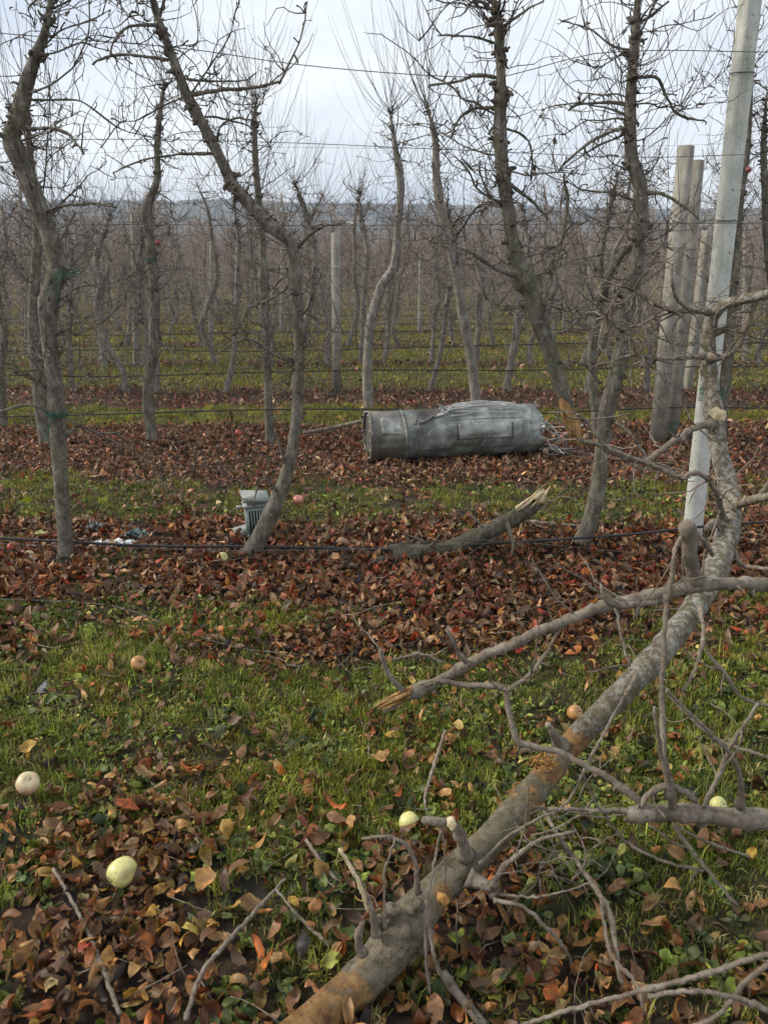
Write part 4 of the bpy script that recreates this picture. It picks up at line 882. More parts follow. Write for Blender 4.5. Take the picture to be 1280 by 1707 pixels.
for (x, y, Y_, r_, k_) in ((955, 1243, 2.5, 0.055, 1), (912, 1285, 2.38, 0.05, 1), (735, 1498, 1.88, 0.035, 1), (490, 1730, 1.42, 0.15, 1.15), (555, 1675, 1.52, 0.11, 0.85), (880, 1340, 2.26, 0.06, 0.8), (1155, 1005, 3.1, 0.03, 0.9)):
    c = at(x, y, FY(Y_)); st_ = np.maximum(st_, k_*0.85*np.exp(-(np.linalg.norm(V-c, axis=1)/r_)**2*0.7))
up_ = np.clip((V[:, 1]-2.0)/0.4, 0, 1)
rim_ = 0.5+0.5*np.sin(V@np.array((31., 17, 23))+2*np.sin(V@np.array((-13., 29, 11))))
m_.c[-1] = np.stack((st_, up_, rim_), 1); m_.build('trunk', M_fall, fall, fbase)
def knot(x, y, Y_, wpx, mat, parent, base, name='scar', flat=0.35, el=1.0):
    """raw wood scar sitting a little proud of the bark"""
    c = at(x, y, FY(Y_)); r = pxr(c, wpx); d = -ray(x, y); d /= np.linalg.norm(d)
    T = Vector(d).to_track_quat('Z', 'Y').to_matrix(); T = np.array(T); m_ = MB()
    rs = np.random.RandomState(int(x)); V = []; F = []
    nr, ns = 6, 16
    for i_ in range(nr):
        f = i_/(nr-1)
        for j_ in range(ns):
            a = j_/ns*6.283; q = r*f*(1+0.22*math.sin(a*2+x)+0.12*math.sin(a*5+y))
            V.append(np.array((q*math.cos(a), q*math.sin(a)*el, r*flat*(1-f**2)+0.0015*rs.normal()))@T.T+c)
    for i_ in range(nr-1):
        for j_ in range(ns): F.append((i_*ns+j_, (i_+1)*ns+j_, (i_+1)*ns+(j_+1) % ns, i_*ns+(j_+1) % ns))
    m_.add(V, F); m_.build(name, mat, parent, base, attr=False)
M_scar = simple('scraped_bark', (0.25, 0.12, 0.035), (0.50, 0.27, 0.085), 35, 0.7, 0.25, 0, 0.7, 0.004)
knot(738, 1498, 1.80, 20, M_scar, fall, fbase, flat=0.4)
knot(1196, 690, 3.97, 24, M_pale, fall, fbase, 'cut_end', flat=0.25)
# torn bark flakes round the scar
m_ = MB()
for k in range(40):
    c = at(895+rs.uniform(-14, 22), 1272+rs.uniform(-14, 14), FY(2.30)+rs.uniform(-0.015, 0.02)); d = rs.normal(size=3)*0.5+(0.5, -0.1, 0.55)
    tube(m_, gnarl(rs, c, d, rs.uniform(0.012, 0.04), 2, 0.3), [0.0035, 0.0028, 0.0006], 4)
o = m_.build('bark_splinter_cluster', M_scar, fall, fbase, attr=False); o['kind'] = 'stuff'
# swollen union: lumps
m_ = MB()
for k in range(26):
    x, y = 665+rs.uniform(-55, 45), 1560+rs.uniform(-55, 45)
    c = at(x, y, FY(1.74)); d = rs.normal(size=3); tube(m_, gnarl(rs, c, d, rs.uniform(0.02, 0.05), 3, 0.4), np.array((0.016, 0.02, 0.016, 0.004))*rs.uniform(0.5, 1.1), 8, None, 0.12, k)
m_.c = [np.tile((0, 0.3, 0.5), (len(v), 1)) for v in m_.v]; o = m_.build('bark_lump_cluster', M_fall, fall, fbase); o['kind'] = 'stuff'

def limb(l, mat=M_limb, parent=fall, base=fbase, name='branch', sides=8, step=0.012, rough=0.05, buds=0.35, seed=None, jit=0.0015):
    """l: (x, y, width px, Y)"""
    if parent is fall: l = [(x, y, w_, FY(Y_)) for x, y, w_, Y_ in l]
    A = np.array([at(x, y, Y_) for x, y, w_, Y_ in l]); B = np.array([pxr(a, q[2]*(0.80 if parent is fall else 0.86)) for a, q in zip(A, l)])
    sd_ = int(abs(l[0][0]*3+l[0][1])) if seed is None else seed; rs = np.random.RandomState(sd_)
    Q, RR = resample(A, B, step); Q = Q+rs.normal(0, jit, Q.shape)*0.8; RR = RR*(1+0.05*rs.normal(size=len(RR)))
    if parent is fall: RR = RR*(1+0.8*np.exp(-np.arange(len(RR))/1.8))
    for _ in range(int(len(Q)*0.05)+1):
        c = rs.randint(0, len(Q)); RR = RR*(1+rs.uniform(0.1, 0.45)*np.exp(-((np.arange(len(Q))-c)/1.2)**2))
    m_ = MB(); tube(m_, Q, RR, sides, None, rough, sd_, freq=60)
    for _ in range(int(len(Q)*buds*0.3)):
        k = rs.randint(0, len(Q)); d = rs.normal(size=3); d /= np.linalg.norm(d); r = max(0.0022, RR[k]*0.45)
        tube(m_, gnarl(rs, Q[k]+d*RR[k]*0.6, d, r*3.5, 2, 0.4), [r, r*0.9, r*0.5], 5)
    return m_.build(name, mat, parent, base, attr=False), Q, RR
F_l = [
 [(1188, 706, 15, 4.0), (1160, 712, 14, 3.92), (1130, 730, 14, 3.85), (1105, 748, 13, 3.8), (1075, 768, 12, 3.75), (1040, 762, 10, 3.7), (1000, 742, 9, 3.65), (965, 735, 8, 3.6)],
 [(1205, 868, 14, 3.6), (1197, 835, 12, 3.5), (1180, 800, 11, 3.45), (1155, 788, 10, 3.4), (1135, 796, 11, 3.4), (1100, 782, 10, 3.4), (1060, 765, 9, 3.4), (1010, 745, 8, 3.4), (975, 700, 6, 3.4), (960, 690, 5, 3.4)],
 [(1182, 596, 14, 4.1), (1205, 595, 12, 4.05), (1222, 585, 11, 4.0), (1240, 555, 11, 4.0), (1252, 520, 11, 3.98), (1262, 500, 10, 3.95)],
 [(1172, 594, 9, 4.1), (1130, 597, 8, 4.05), (1090, 598, 8, 4.0), (1065, 590, 7, 4.0), (1054, 568, 5, 4.0)],
 [(1180, 520, 11, 4.1), (1145, 518, 10, 4.0), (1110, 515, 8, 3.95), (1080, 500, 7, 3.9), (1058, 486, 6, 3.9)],
 [(1150, 516, 8, 4.0), (1128, 500, 7, 3.95), (1120, 470, 7, 3.9), (1118, 445, 6, 3.9)],
 [(1128, 515, 6, 4.0), (1090, 530, 6, 4.0), (1050, 545, 5, 4.0), (1010, 530, 4, 4.0)],
 [(1190, 555, 12, 4.15), (1215, 545, 12, 4.1), (1222, 535, 8, 4.1)],
 [(1215, 850, 16, 3.68), (1235, 838, 20, 3.6), (1262, 832, 18, 3.5), (1300, 822, 14, 3.4)],
 [(1225, 835, 9, 3.7), (1240, 840, 8, 3.65), (1262, 830, 7, 3.6), (1290, 790, 6, 3.6)],
 [(1212, 875, 14, 3.6), (1190, 872, 16, 3.55), (1178, 880, 14, 3.5)],
 [(1218, 900, 9, 3.5), (1230, 935, 9, 3.45), (1250, 945, 8, 3.4), (1300, 950, 7, 3.3)],
 [(1165, 1010, 9, 3.1), (1172, 1060, 8, 3.0), (1160, 1110, 7, 2.9), (1138, 1152, 6, 2.85)],
 [(1060, 1125, 7, 2.8), (1030, 1180, 7, 2.6), (985, 1260, 7, 2.4), (950, 1330, 6, 2.25), (935, 1345, 5, 2.2)],
 [(1108, 1150, 7, 2.7), (1150, 1195, 8, 2.6), (1200, 1235, 8, 2.5), (1280, 1262, 8, 2.4), (1320, 1270, 8, 2.4)],
 [(935, 1245, 20, 2.45), (922, 1222, 17, 2.4), (912, 1206, 13, 2.38)],
 [(775, 1425, 24, 2.0), (768, 1395, 22, 1.97), (755, 1375, 20, 1.95), (730, 1370, 19, 1.93), (706, 1367, 17, 1.92)],
 [(780, 1463, 24, 1.93), (805, 1472, 22, 1.9), (826, 1480, 19, 1.88)],
 [(822, 1478, 12, 1.88), (835, 1450, 11, 1.87), (862, 1425, 10, 1.87), (900, 1400, 8, 1.87), (960, 1385, 6, 1.87)],
 [(822, 1500, 7, 1.85), (870, 1512, 8, 1.82), (910, 1545, 8, 1.8), (945, 1590, 7, 1.78), (965, 1650, 6, 1.75)],
 [(628, 1560, 13, 1.68), (620, 1520, 12, 1.68), (605, 1480, 10, 1.7), (585, 1445, 8, 1.7), (567, 1416, 6, 1.72)],
 [(606, 1590, 15, 1.62), (598, 1575, 14, 1.62), (600, 1550, 13, 1.63), (605, 1538, 9, 1.63)],
 [(642, 1545, 5, 1.68), (640, 1490, 5, 1.68), (644, 1440, 5, 1.7), (658, 1400, 4, 1.72)],
 [(698, 1490, 9, 1.78), (692, 1440, 9, 1.78), (678, 1410, 8, 1.78), (650, 1395, 7, 1.78), (605, 1398, 6, 1.78)],
 [(735, 1385, 4, 1.75), (718, 1470, 5, 1.7), (710, 1540, 6, 1.66), (712, 1620, 6, 1.62), (726, 1715, 6, 1.6)],
 [(711, 1500, 6, 1.68), (722, 1590, 8, 1.62), (745, 1640, 9, 1.6), (805, 1715, 10, 1.58)],
 [(740, 1470, 4, 1.8), (742, 1430, 4, 1.8), (738, 1395, 4, 1.8)],
 [(800, 1440, 6, 1.95), (840, 1400, 7, 1.95), (880, 1375, 6, 1.95), (930, 1352, 6, 1.95), (1000, 1350, 6, 1.9)],
 [(830, 1490, 5, 1.88), (900, 1495, 4, 1.8), (990, 1470, 4, 1.75)],
]
for l in F_l: limb(l)
o, q, r = limb([(566, 1414, 5, 1.71), (585, 1447, 8, 1.69), (604, 1485, 9, 1.685), (613, 1520, 7, 1.68)], M_pale, name='split_wood', buds=0)
knot(752, 1372, 1.92, 19, M_pale, fall, fbase, 'split_wood', 0.6)
rs = np.random.RandomState(31); m_ = MB()       # fine twigs of the upper fallen tree, between trunk and post
for _ in range(120):
    k = rs.randint(1, 6); l = F_l[rs.choice([0, 1, 2, 3, 4, 6])]; p = l[rs.randint(1, len(l))]; c = at(p[0], p[1], FY(p[3]))
    ln = rs.uniform(0.06, 0.34); n = max(4, int(ln/0.04)); tube(m_, gnarl(rs, c, rs.normal(size=3)*(1, 0.6, 1), ln, n, 0.28, 0.03), np.linspace(0.0042, 0.0016, n+1)*(1+0.2*rs.normal(size=n+1)), 4)
for _ in range(26):
    c = at(rs.uniform(860, 1000), rs.uniform(1340, 1480), FY(rs.uniform(1.8, 2.2))); ln = rs.uniform(0.08, 0.3); n = 6
    tube(m_, gnarl(rs, c, (rs.normal(), rs.normal()*0.5, rs.normal()*0.5), ln, n, 0.22), np.linspace(0.003, 0.0014, n+1), 4)
o = m_.build('twig_tangle', M_limb, fall, fbase, attr=False); o['kind'] = 'stuff'

def branch_thing(label, ls, name='broken_branch', wood=None, mat=M_limb, cat='branch', twigs=0, seed=1):
    p0 = at(ls[0][0][0], ls[0][0][1], ls[0][0][3]); base = tuple(p0); root = empty(name, base, label, cat)
    for k, l in enumerate(ls): limb(l, mat, root, base, 'main_stem' if k == 0 else 'side_twig', sides=14 if l[0][2] > 15 else 7)
    if wood:
        m_ = MB(); rs = np.random.RandomState(8); p0 = at(wood[0][0], wood[0][1], wood[0][3]); p1 = at(wood[-1][0], wood[-1][1], wood[-1][3]); dv = p1-p0
        for k in range(15):
            o_ = rs.normal(0, 0.0055, 3); f = rs.uniform(0.3, 0.85); e0 = p0+dv*f+o_*1.8+rs.normal(0, 0.003, 3)
            tube(m_, [p0-dv*0.2+o_, p0+dv*f*0.5+o_*1.3, e0], [0.0075, 0.005, 0.0008], 4, 0.01, 0.2, k)
        m_.build('splintered_end', M_wood, root, base, attr=False)
    if twigs:
        rs = np.random.RandomState(seed); m_ = MB()
        for _ in range(twigs):
            l = ls[rs.randint(0, len(ls))]; p = l[rs.randint(0, len(l))]; c = at(p[0], p[1], p[3]); ln = rs.uniform(0.05, 0.22); n = 5
            tube(m_, gnarl(rs, c, rs.normal(size=3)*(1, 0.5, 1), ln, n, 0.25, 0.02), np.linspace(0.0028, 0.0013, n+1), 4)
        o = m_.build('twig_cluster', mat, root, base, attr=False); o['kind'] = 'stuff'
    return root
branch_thing('long bare branch reaching over the fallen trunk from the right with splintered orange tip', [
  [(1345, 978, 26, 1.95), (1290, 976, 25, 1.93), (1230, 972, 23, 1.9), (1170, 976, 24, 1.88), (1110, 988, 25, 1.86), (1060, 1000, 29, 1.85), (1000, 1012, 23, 1.84), (960, 1028, 23, 1.83), (900, 1052, 22, 1.82), (860, 1072, 21, 1.81), (800, 1096, 20, 1.8), (750, 1126, 20, 1.8), (705, 1147, 20, 1.8), (668, 1163, 21, 1.8)],
  [(1158, 972, 26, 1.88), (1150, 930, 28, 1.86), (1150, 895, 36, 1.84), (1142, 875, 30, 1.83)],
  [(1140, 885, 9, 1.83), (1125, 915, 9, 1.82), (1120, 960, 10, 1.82), (1112, 1000, 8, 1.8)],
  [(1156, 885, 8, 1.83), (1175, 905, 9, 1.84), (1188, 925, 8, 1.86)],
  [(1110, 990, 10, 1.82), (1106, 1080, 11, 1.76), (1103, 1160, 11, 1.7), (1106, 1250, 12, 1.65), (1112, 1305, 12, 1.62)],
  [(1112, 1000, 12, 1.85), (1060, 1008, 14, 1.83), (1020, 1005, 13, 1.82), (1003, 990, 8, 1.82), (1002, 975, 5, 1.82)],
  [(1062, 1000, 15, 1.84), (1062, 1018, 14, 1.82), (1058, 1028, 6, 1.8)],
  [(780, 1108, 12, 1.8), (765, 1090, 10, 1.78), (755, 1070, 9, 1.77), (748, 1052, 6, 1.76)],
  [(680, 1158, 15, 1.8), (660, 1140, 11, 1.79), (645, 1118, 9, 1.78), (634, 1082, 7, 1.77)],
  [(668, 1162, 16, 1.8), (655, 1178, 13, 1.79), (640, 1186, 9, 1.78)],
  [(700, 1148, 10, 1.8), (730, 1135, 10, 1.78), (780, 1142, 10, 1.76), (835, 1145, 11, 1.74), (845, 1165, 12, 1.72), (852, 1205, 12, 1.7), (868, 1238, 12, 1.68), (930, 1254, 13, 1.66), (995, 1287, 14, 1.63), (1045, 1318, 15, 1.61), (1072, 1345, 16, 1.6)],
  [(845, 1152, 9, 1.73), (885, 1122, 8, 1.75), (912, 1085, 7, 1.78), (930, 1050, 6, 1.82)],
  [(740, 1105, 6, 1.79), (700, 1090, 6, 1.78), (655, 1098, 5, 1.77)],
  [(1025, 1010, 7, 1.83), (1035, 1060, 6, 1.8), (1048, 1110, 6, 1.76)]],
  wood=[(676, 1158, 15, 1.79), (655, 1170, 14, 1.785), (632, 1180, 8, 1.78), (612, 1190, 3, 1.775)], twigs=16)
branch_thing('thick grey branch entering level from the right edge with upright stubs', [
  [(1360, 1368, 46, 1.6), (1290, 1366, 42, 1.6), (1235, 1364, 38, 1.6), (1180, 1358, 34, 1.6), (1120, 1355, 33, 1.6), (1065, 1356, 36, 1.6), (1050, 1358, 28, 1.6)],
  [(1060, 1352, 12, 1.6), (1000, 1352, 9, 1.6), (950, 1350, 8, 1.6), (912, 1348, 7, 1.6)],
  [(1120, 1345, 18, 1.6), (1116, 1310, 16, 1.58), (1110, 1285, 13, 1.57), (1100, 1250, 9, 1.56), (1090, 1180, 7, 1.55)],
  [(1068, 1345, 14, 1.6), (1085, 1320, 12, 1.59), (1120, 1310, 12, 1.58), (1160, 1335, 11, 1.58)],
  [(1232, 1345, 22, 1.6), (1235, 1320, 12, 1.58), (1228, 1280, 10, 1.57), (1210, 1250, 8, 1.56), (1150, 1190, 7, 1.55), (1110, 1150, 6, 1.54)],
  [(1170, 1345, 9, 1.6), (1195, 1300, 9, 1.58), (1210, 1260, 9, 1.57), (1235, 1215, 8, 1.56), (1262, 1175, 6, 1.55)],
  [(1120, 1372, 7, 1.58), (1150, 1415, 8, 1.56), (1190, 1465, 7, 1.54), (1231, 1512, 5, 1.52)],
  [(1120, 1372, 6, 1.58), (1175, 1402, 6, 1.57), (1248, 1428, 5, 1.55)],
  [(1010, 1360, 5, 1.6), (1040, 1400, 6, 1.6), (1095, 1432, 6, 1.58), (1172, 1452, 5, 1.57)],
  [(1300, 1180, 7, 1.7), (1240, 1165, 7, 1.7), (1205, 1120, 7, 1.7), (1175, 1085, 5, 1.7)]], twigs=14, seed=2)
branch_thing('thin long shoot running up to the right across the bottom right corner', [[(860, 1712, 8, 1.42), (940, 1686, 9, 1.42), (1050, 1656, 10, 1.42), (1150, 1632, 11, 1.42), (1240, 1602, 12, 1.42), (1320, 1580, 12, 1.42)]], 'broken_branch')
branch_thing('forked reddish twig lying low in the bottom right corner', [[(1080, 1662, 9, 1.38), (1150, 1652, 10, 1.38), (1225, 1664, 11, 1.38), (1320, 1700, 12, 1.38)], [(1150, 1715, 8, 1.4), (1205, 1685, 9, 1.4), (1240, 1640, 10, 1.4), (1300, 1590, 10, 1.4)]], 'broken_branch')
branch_thing('slender whip arching down from the fallen trunk to the bottom edge', [[(890, 1320, 6, 2.2), (925, 1385, 8, 2.0), (970, 1450, 9, 1.85), (1015, 1520, 10, 1.7), (1028, 1600, 10, 1.6), (1045, 1690, 9, 1.5), (1050, 1740, 9, 1.45)], [(1000, 1500, 6, 1.72), (1018, 1590, 7, 1.6), (1060, 1640, 8, 1.5), (1075, 1700, 6, 1.45)]], 'broken_branch')
def ground_stick(label, l, mat=M_limb):
    pts = []
    for k, (x, y, w_, z) in enumerate(l): p = gr(x, y, z); pts.append((x, y, w_, p[1]))
    branch_thing(label, [pts], 'fallen_twig', mat=mat, cat='twig')
ground_stick('straight grey stick lying on the leaves at the bottom left', [(475, 1465, 6, .05), (430, 1515, 8, .05), (375, 1575, 9, .05), (335, 1625, 10, .04), (310, 1700, 10, .04)])
ground_stick('dark crooked twig lying near the lower left apple', [(90, 1448, 6, .04), (125, 1510, 7, .04), (150, 1560, 7, .035), (170, 1610, 8, .035), (200, 1690, 9, .035)])
ground_stick('short bare twig poking out of the leaves left of the fallen trunk', [(510, 1400, 7, .06), (538, 1440, 7, .04), (562, 1468, 6, .03)])
ground_stick('thin twig lying between the straight stick and the fallen trunk', [(458, 1480, 5, .05), (500, 1530, 6, .05), (548, 1575, 6, .04)])
ground_stick('dark stick under the near end of the fallen trunk', [(738, 1620, 16, .06), (770, 1665, 17, .05), (808, 1712, 18, .04)], M_twig)
ground_stick('leaning grass stem beside the short grey branch stub', [(742, 1218, 5, .14), (722, 1280, 6, .08), (708, 1330, 6, .04), (712, 1352, 5, .02)])
ground_stick('pale twig lying behind the leaning stump', [(870, 868, 7, .05), (920, 873, 8, .05), (980, 878, 5, .04)])
ground_stick('pale forked branch lying on the ground left of the grey cylinder', [(505, 722, 6, .08), (560, 712, 8, .1), (612, 700, 7, .16)])

m_ = MB(); rs = np.random.RandomState(44); b0 = at(665, 922, 4.62)
for k in range(46):
    c = b0+np.array((rs.normal(0, 0.10), rs.normal(0, 0.06), rs.uniform(-0.05, 0.03))); ln = rs.uniform(0.04, 0.16); tube(m_, gnarl(rs, c, rs.normal(size=3)*(1, 0.6, 0.5), ln, 4, 0.4), np.array((1, 1.1, 0.8, 0.6, 0.3))*rs.uniform(0.004, 0.018), 6, None, 0.15, k)
o = m_.build('root_clump', M_dark, stump, tuple(stump.location), attr=False); o['kind'] = 'stuff'

# ------------------------------------------------------------------ apples
def apple_mat(name, c1, c2, c3):
    m, nt, b = mat_base(name, 0.35, 0.5)
    c = mix(nt, ramp(nt, noise(nt, 14, 5, 0.6), [(0.45, (0, 0, 0)), (0.7, (0.8,)*3)]), c1, c2)
    c = mix(nt, ramp(nt, noise(nt, 120, 4, 0.7), [(0.57, (0, 0, 0)), (0.66, (0.8,)*3)]), c, c3)
    c = mix(nt, ramp(nt, noise(nt, 9, 3, 0.5), [(0.60, (0, 0, 0)), (0.68, (0.75,)*3)]), c, tuple(q*0.9 for q in c3))
    L(nt, c, b.inputs['Base Color']); bump(nt, b, noise(nt, 40, 5), 0.15, 0.004); return m
A_y = apple_mat('apple_yellow', (0.62, 0.60, 0.22), (0.66, 0.55, 0.26), (0.30, 0.2, 0.08))
A_r = apple_mat('apple_red', (0.45, 0.07, 0.05), (0.55, 0.22, 0.12), (0.2, 0.05, 0.03))
A_o = apple_mat('apple_rotten', (0.46, 0.24, 0.08), (0.34, 0.15, 0.06), (0.12, 0.06, 0.03))
A_p = apple_mat('apple_blush', (0.62, 0.52, 0.30), (0.60, 0.28, 0.20), (0.30, 0.16, 0.1))
A_d = apple_mat('apple_dull_red', (0.25, 0.04, 0.035), (0.32, 0.10, 0.06), (0.1, 0.04, 0.03))
A_k = apple_mat('apple_pink', (0.50, 0.17, 0.12), (0.62, 0.38, 0.25), (0.3, 0.12, 0.08))
def apple(label, x, y, dpx, mat, z0=None, Yd=None, rot=(0.9, 0.3, 0.5), sink=0.15, elong=1.0):
    if Yd is None:
        p = gr(x, y, 0.03); r = pxr(p, dpx); p = gr(x, y, r*(1-sink)+0.012)
    else: p = at(x, y, Yd); r = pxr(p, dpx)
    root = empty('apple', p, label, 'apple'); root.rotation_euler = rot
    m_ = MB(); nu, nv = 20, 14; V = []
    for i_ in range(nv+1):
        t = math.pi*i_/nv
        rr = r*math.sin(t)*(1+0.10*math.cos(t)); zz = r*elong*math.cos(t) - r*0.28*math.exp(-(t/0.42)**2) + r*0.16*math.exp(-((math.pi-t)/0.35)**2)
        for j_ in range(nu):
            a = j_/nu*6.283; f = 1+0.025*math.sin(a*5+1)*math.sin(t)+0.02*math.sin(a+x); V.append((rr*f*math.cos(a), rr*f*math.sin(a), zz))
    i = np.arange(nv)[:, None]*nu; j = np.arange(nu)[None]
    m_.add(V, np.stack((i+j, i+nu+j, i+nu+(j+1) % nu, i+(j+1) % nu), -1).reshape(-1, 4)); m_.build('flesh', mat, root, attr=False)
    m_ = MB(); tube(m_, [(0, 0, r*0.62), (r*0.03, 0, r*0.95), (r*0.12, 0, r*1.2)], [r*0.045, r*0.04, r*0.05], 5, 0.01); m_.build('stem', M_twig, root, attr=False)
    m_ = MB()
    for q in range(5):
        a = q*1.257; tube(m_, [(0, 0, -r*0.82), (math.cos(a)*r*0.08, math.sin(a)*r*0.08, -r*0.93), (math.cos(a)*r*0.14, math.sin(a)*r*0.14, -r*0.97)], [r*0.04, r*0.03, r*0.01], 4)
    m_.build('calyx', M_twig, root, attr=False)
    return root
apple('large pale yellow apple on the brown leaves at the lower left', 204, 1453, 46, A_y, rot=(0.6, -1.9, 0.3), elong=1.15)
apple('round yellow apple against the short grey branch stub in the middle', 682, 1370, 35, A_y, rot=(1.9, 0.2, 0.2))
apple('pinkish yellow apple in the grass at the left edge', 47, 1306, 38, A_p, rot=(0.4, 0.5, 0))
apple('small yellow apple lying left of the bent tree foot', 371, 930, 19, A_y)
apple('half hidden pale yellow apple in the red leaves below the bent tree', 421, 992, 19, A_y, sink=0.5)
apple('single pinkish red apple on the grass right of the small grey box', 497, 834, 18, A_k, rot=(0.3, 0.2, 0))
apple('orange rotten apple in the grass above the fallen trunk', 957, 1188, 26, A_o)
apple('small orange rotten apple in the grass above the round yellow apple', 721, 1266, 21, A_o, sink=0.3)
apple('tan wrinkled apple by the loose wire at the left', 231, 1106, 26, A_o, sink=0.2)
apple('yellow apple half hidden behind the thick level branch at the right', 1196, 1342, 28, A_y)
apple('small red apple in the leaves of the second row left of the bent tree', 397, 722, 11, A_r)
apple('small red apple in the leaves behind the leftmost trunk', 118, 728, 10, A_r)
apple('red apple still hanging on the tree right of the tall pale post', 1247, 283, 10, A_d, Yd=7.8)
apple('tiny red apple fallen beside the leftmost trunk foot', 20, 912, 15, A_r, sink=0.4)
apple('tiny pale apple half sunk in red leaves near the left edge', 50, 925, 15, A_p, sink=0.4)
apple('dark red apple still hanging on the straight dark tree', 263, 405, 9, A_d, Yd=7.65)

# single coloured leaves that stand out
def one_leaf(label, x, y, ln, col, seed, z=0.04, tilt=0.4):
    rs = np.random.RandomState(seed); m_ = MB(); p = gr(x, y, z)
    leaves(m_, rs, np.zeros((1, 3)), np.array([ln]), np.array([col]), 10, curl=(0.3, 1.4), tilt=tilt, fold=0.3, wr=(0.32, 0.38))
    o = m_.build('fallen_leaf', M_leaf, smooth=False); o.location = p; tag(o, label, 'leaf')
one_leaf('bright yellow leaf at the left edge above the pinkish apple', 47, 1248, 0.075, (0.55, 0.42, 0.06), 1)
one_leaf('pale green leaf lying left of the leftmost trunk foot', 60, 865, 0.075, (0.34, 0.40, 0.14), 2, 0.06)
one_leaf('bright green upright leaf in the grass near the left edge', 45, 838, 0.085, (0.30, 0.40, 0.05), 3, 0.06, 1.0)
one_leaf('pale green flat leaf just behind the drip pipe at the left', 68, 890, 0.075, (0.34, 0.38, 0.16), 4, 0.05)
one_leaf('orange red leaf in front of the large pale apple', 215, 1345, 0.08, (0.36, 0.10, 0.03), 5, 0.06)
one_leaf('bright red leaf at the lower left between brown leaves', 142, 1583, 0.05, (0.42, 0.04, 0.02), 6, 0.05)
one_leaf('vivid green weed leaf beside the near end of the fallen trunk', 552, 1605, 0.06, (0.20, 0.30, 0.04), 7, 0.05)
one_leaf('yellow brown spotted leaf right of the large pale apple', 340, 1470, 0.085, (0.42, 0.26, 0.06), 8, 0.06)
one_leaf('round red brown leaf on the grass left of the round yellow apple', 508, 1377, 0.05, (0.30, 0.09, 0.05), 9, 0.06)
one_leaf('pale tan leaf standing out on the grass in the middle', 760, 1212, 0.06, (0.48, 0.33, 0.14), 10, 0.05)

# ------------------------------------------------------------------ grey metal cylinder wreck
def metal(name, c1, c2, c3, metalv=0.25, rough=0.5):
    m, nt, b = mat_base(name, rough, 0.5); b.inputs['Metallic'].default_value = metalv
    c = ramp(nt, noise(nt, 3.6, 7, 0.62), [(0.34, c1), (0.5, c2), (0.66, c3)])
    c = mix(nt, ramp(nt, noise(nt, 5, 5, 0.7), [(0.60, (0, 0, 0)), (0.68, (0.6,)*3)]), c, (0.55, 0.56, 0.54))
    c = mix(nt, ramp(nt, noise(nt, 22, 6, 0.75), [(0.36, (0.75,)*3), (0.44, (0, 0, 0))]), c, (0.06, 0.055, 0.045))
    L(nt, c, b.inputs['Base Color']); bump(nt, b, noise(nt, 12, 6, 0.6), 0.5, 0.012)
    L(nt, ramp(nt, noise(nt, 15, 5), [(0.3, (0.35,)*3), (0.7, (0.65,)*3)]), b.inputs['Roughness'])
    return m
M_met = metal('dull_grey_metal', (0.06, 0.063, 0.052), (0.18, 0.187, 0.163), (0.46, 0.47, 0.43), 0.15)
M_met2 = metal('olive_grey_metal', (0.08, 0.075, 0.06), (0.15, 0.14, 0.115), (0.26, 0.24, 0.20))
M_opening = metal('dark_opening_brown', (0.035, 0.03, 0.025), (0.10, 0.082, 0.065), (0.20, 0.17, 0.14), 0.1)
M_edge = simple('bright_torn_metal', (0.25, 0.26, 0.25), (0.48, 0.49, 0.48), 30, 0.5, 0.5, 0.3)
M_cable = simple('pale_cable', (0.36, 0.36, 0.34), (0.62, 0.62, 0.58), 25, 0.5, 0.4)
cl = at(612, 727, 7.12); cr = at(899, 714, 7.42); LC = float(np.linalg.norm(cr-cl)); RC = 0.232
cyl = empty('metal_cylinder', (cl+cr)/2, 'dented grey metal cylinder wreck lying among the leaves with torn right end', 'wreckage')
cyl.rotation_euler = (0, -math.asin((cr[2]-cl[2])/LC), math.atan2(cr[1]-cl[1], cr[0]-cl[0]))
# local frame: x along axis; angle 0 = up (z), pi/2 = towards camera (-y)
def rad(s, a):
    """radius over normalised length s and angle a"""
    r = RC*(1 + 0.012*np.sin(9*s+3*a)+0.010*np.sin(23*s-2*a+1)+0.006*np.sin(5*a+14*s))
    d = np.arctan2(np.sin(a-0.15), np.cos(a-0.15))
    r = r*(1-0.36*np.exp(-((s-0.33)/0.075)**2-((d-0.1)/0.5)**2))*(1-0.10*np.exp(-((s-0.12)/0.16)**2-(d/0.7)**2))
    r = r*(1-0.12*np.exp(-((s-0.18)/0.10)**2-((d-0.6)/0.5)**2))
    r = r*(1-0.10*np.exp(-((s-0.93)/0.05)**2-((d-1.1)/0.45)**2)) 
    r = r*(1-0.05*np.exp(-((s-0.48)/0.06)**2-((d-1.9)/0.4)**2))
    for s0_, d0_, a_, w_, t_ in ((0.10, 1.2, .06, .03, .3), (0.24, 1.5, .05, .025, .5), (0.40, 0.9, .06, .04, .3), (0.45, 2.1, .05, .05, .3), (0.62, 0.5, .05, .04, .35), (0.70, 2.0, .05, .06, .25), (0.86, 1.5, .07, .035, .4), (0.90, 0.6, .07, .04, .4), (0.95, 2.0, .10, .03, .3), (0.15, 2.0, .05, .05, .2), (0.83, 2.1, .05, .02, .6), (0.97, 0.9, .12, .03, .35)):
        q = (s-s0_)*np.cos(t_*3)+(d-d0_)*0.3*np.sin(t_*3); r = r*(1-0.45*a_*np.exp(-(q/w_)**2-((d-d0_)/(t_*1.6))**2))
    return r
def cpt(s, a, dr=0.0):
    r = rad(np.asarray(s, float), np.asarray(a, float))+dr
    return np.stack(((np.asarray(s)-0.5)*LC+0*r, -r*np.sin(a), r*np.cos(a)), -1)
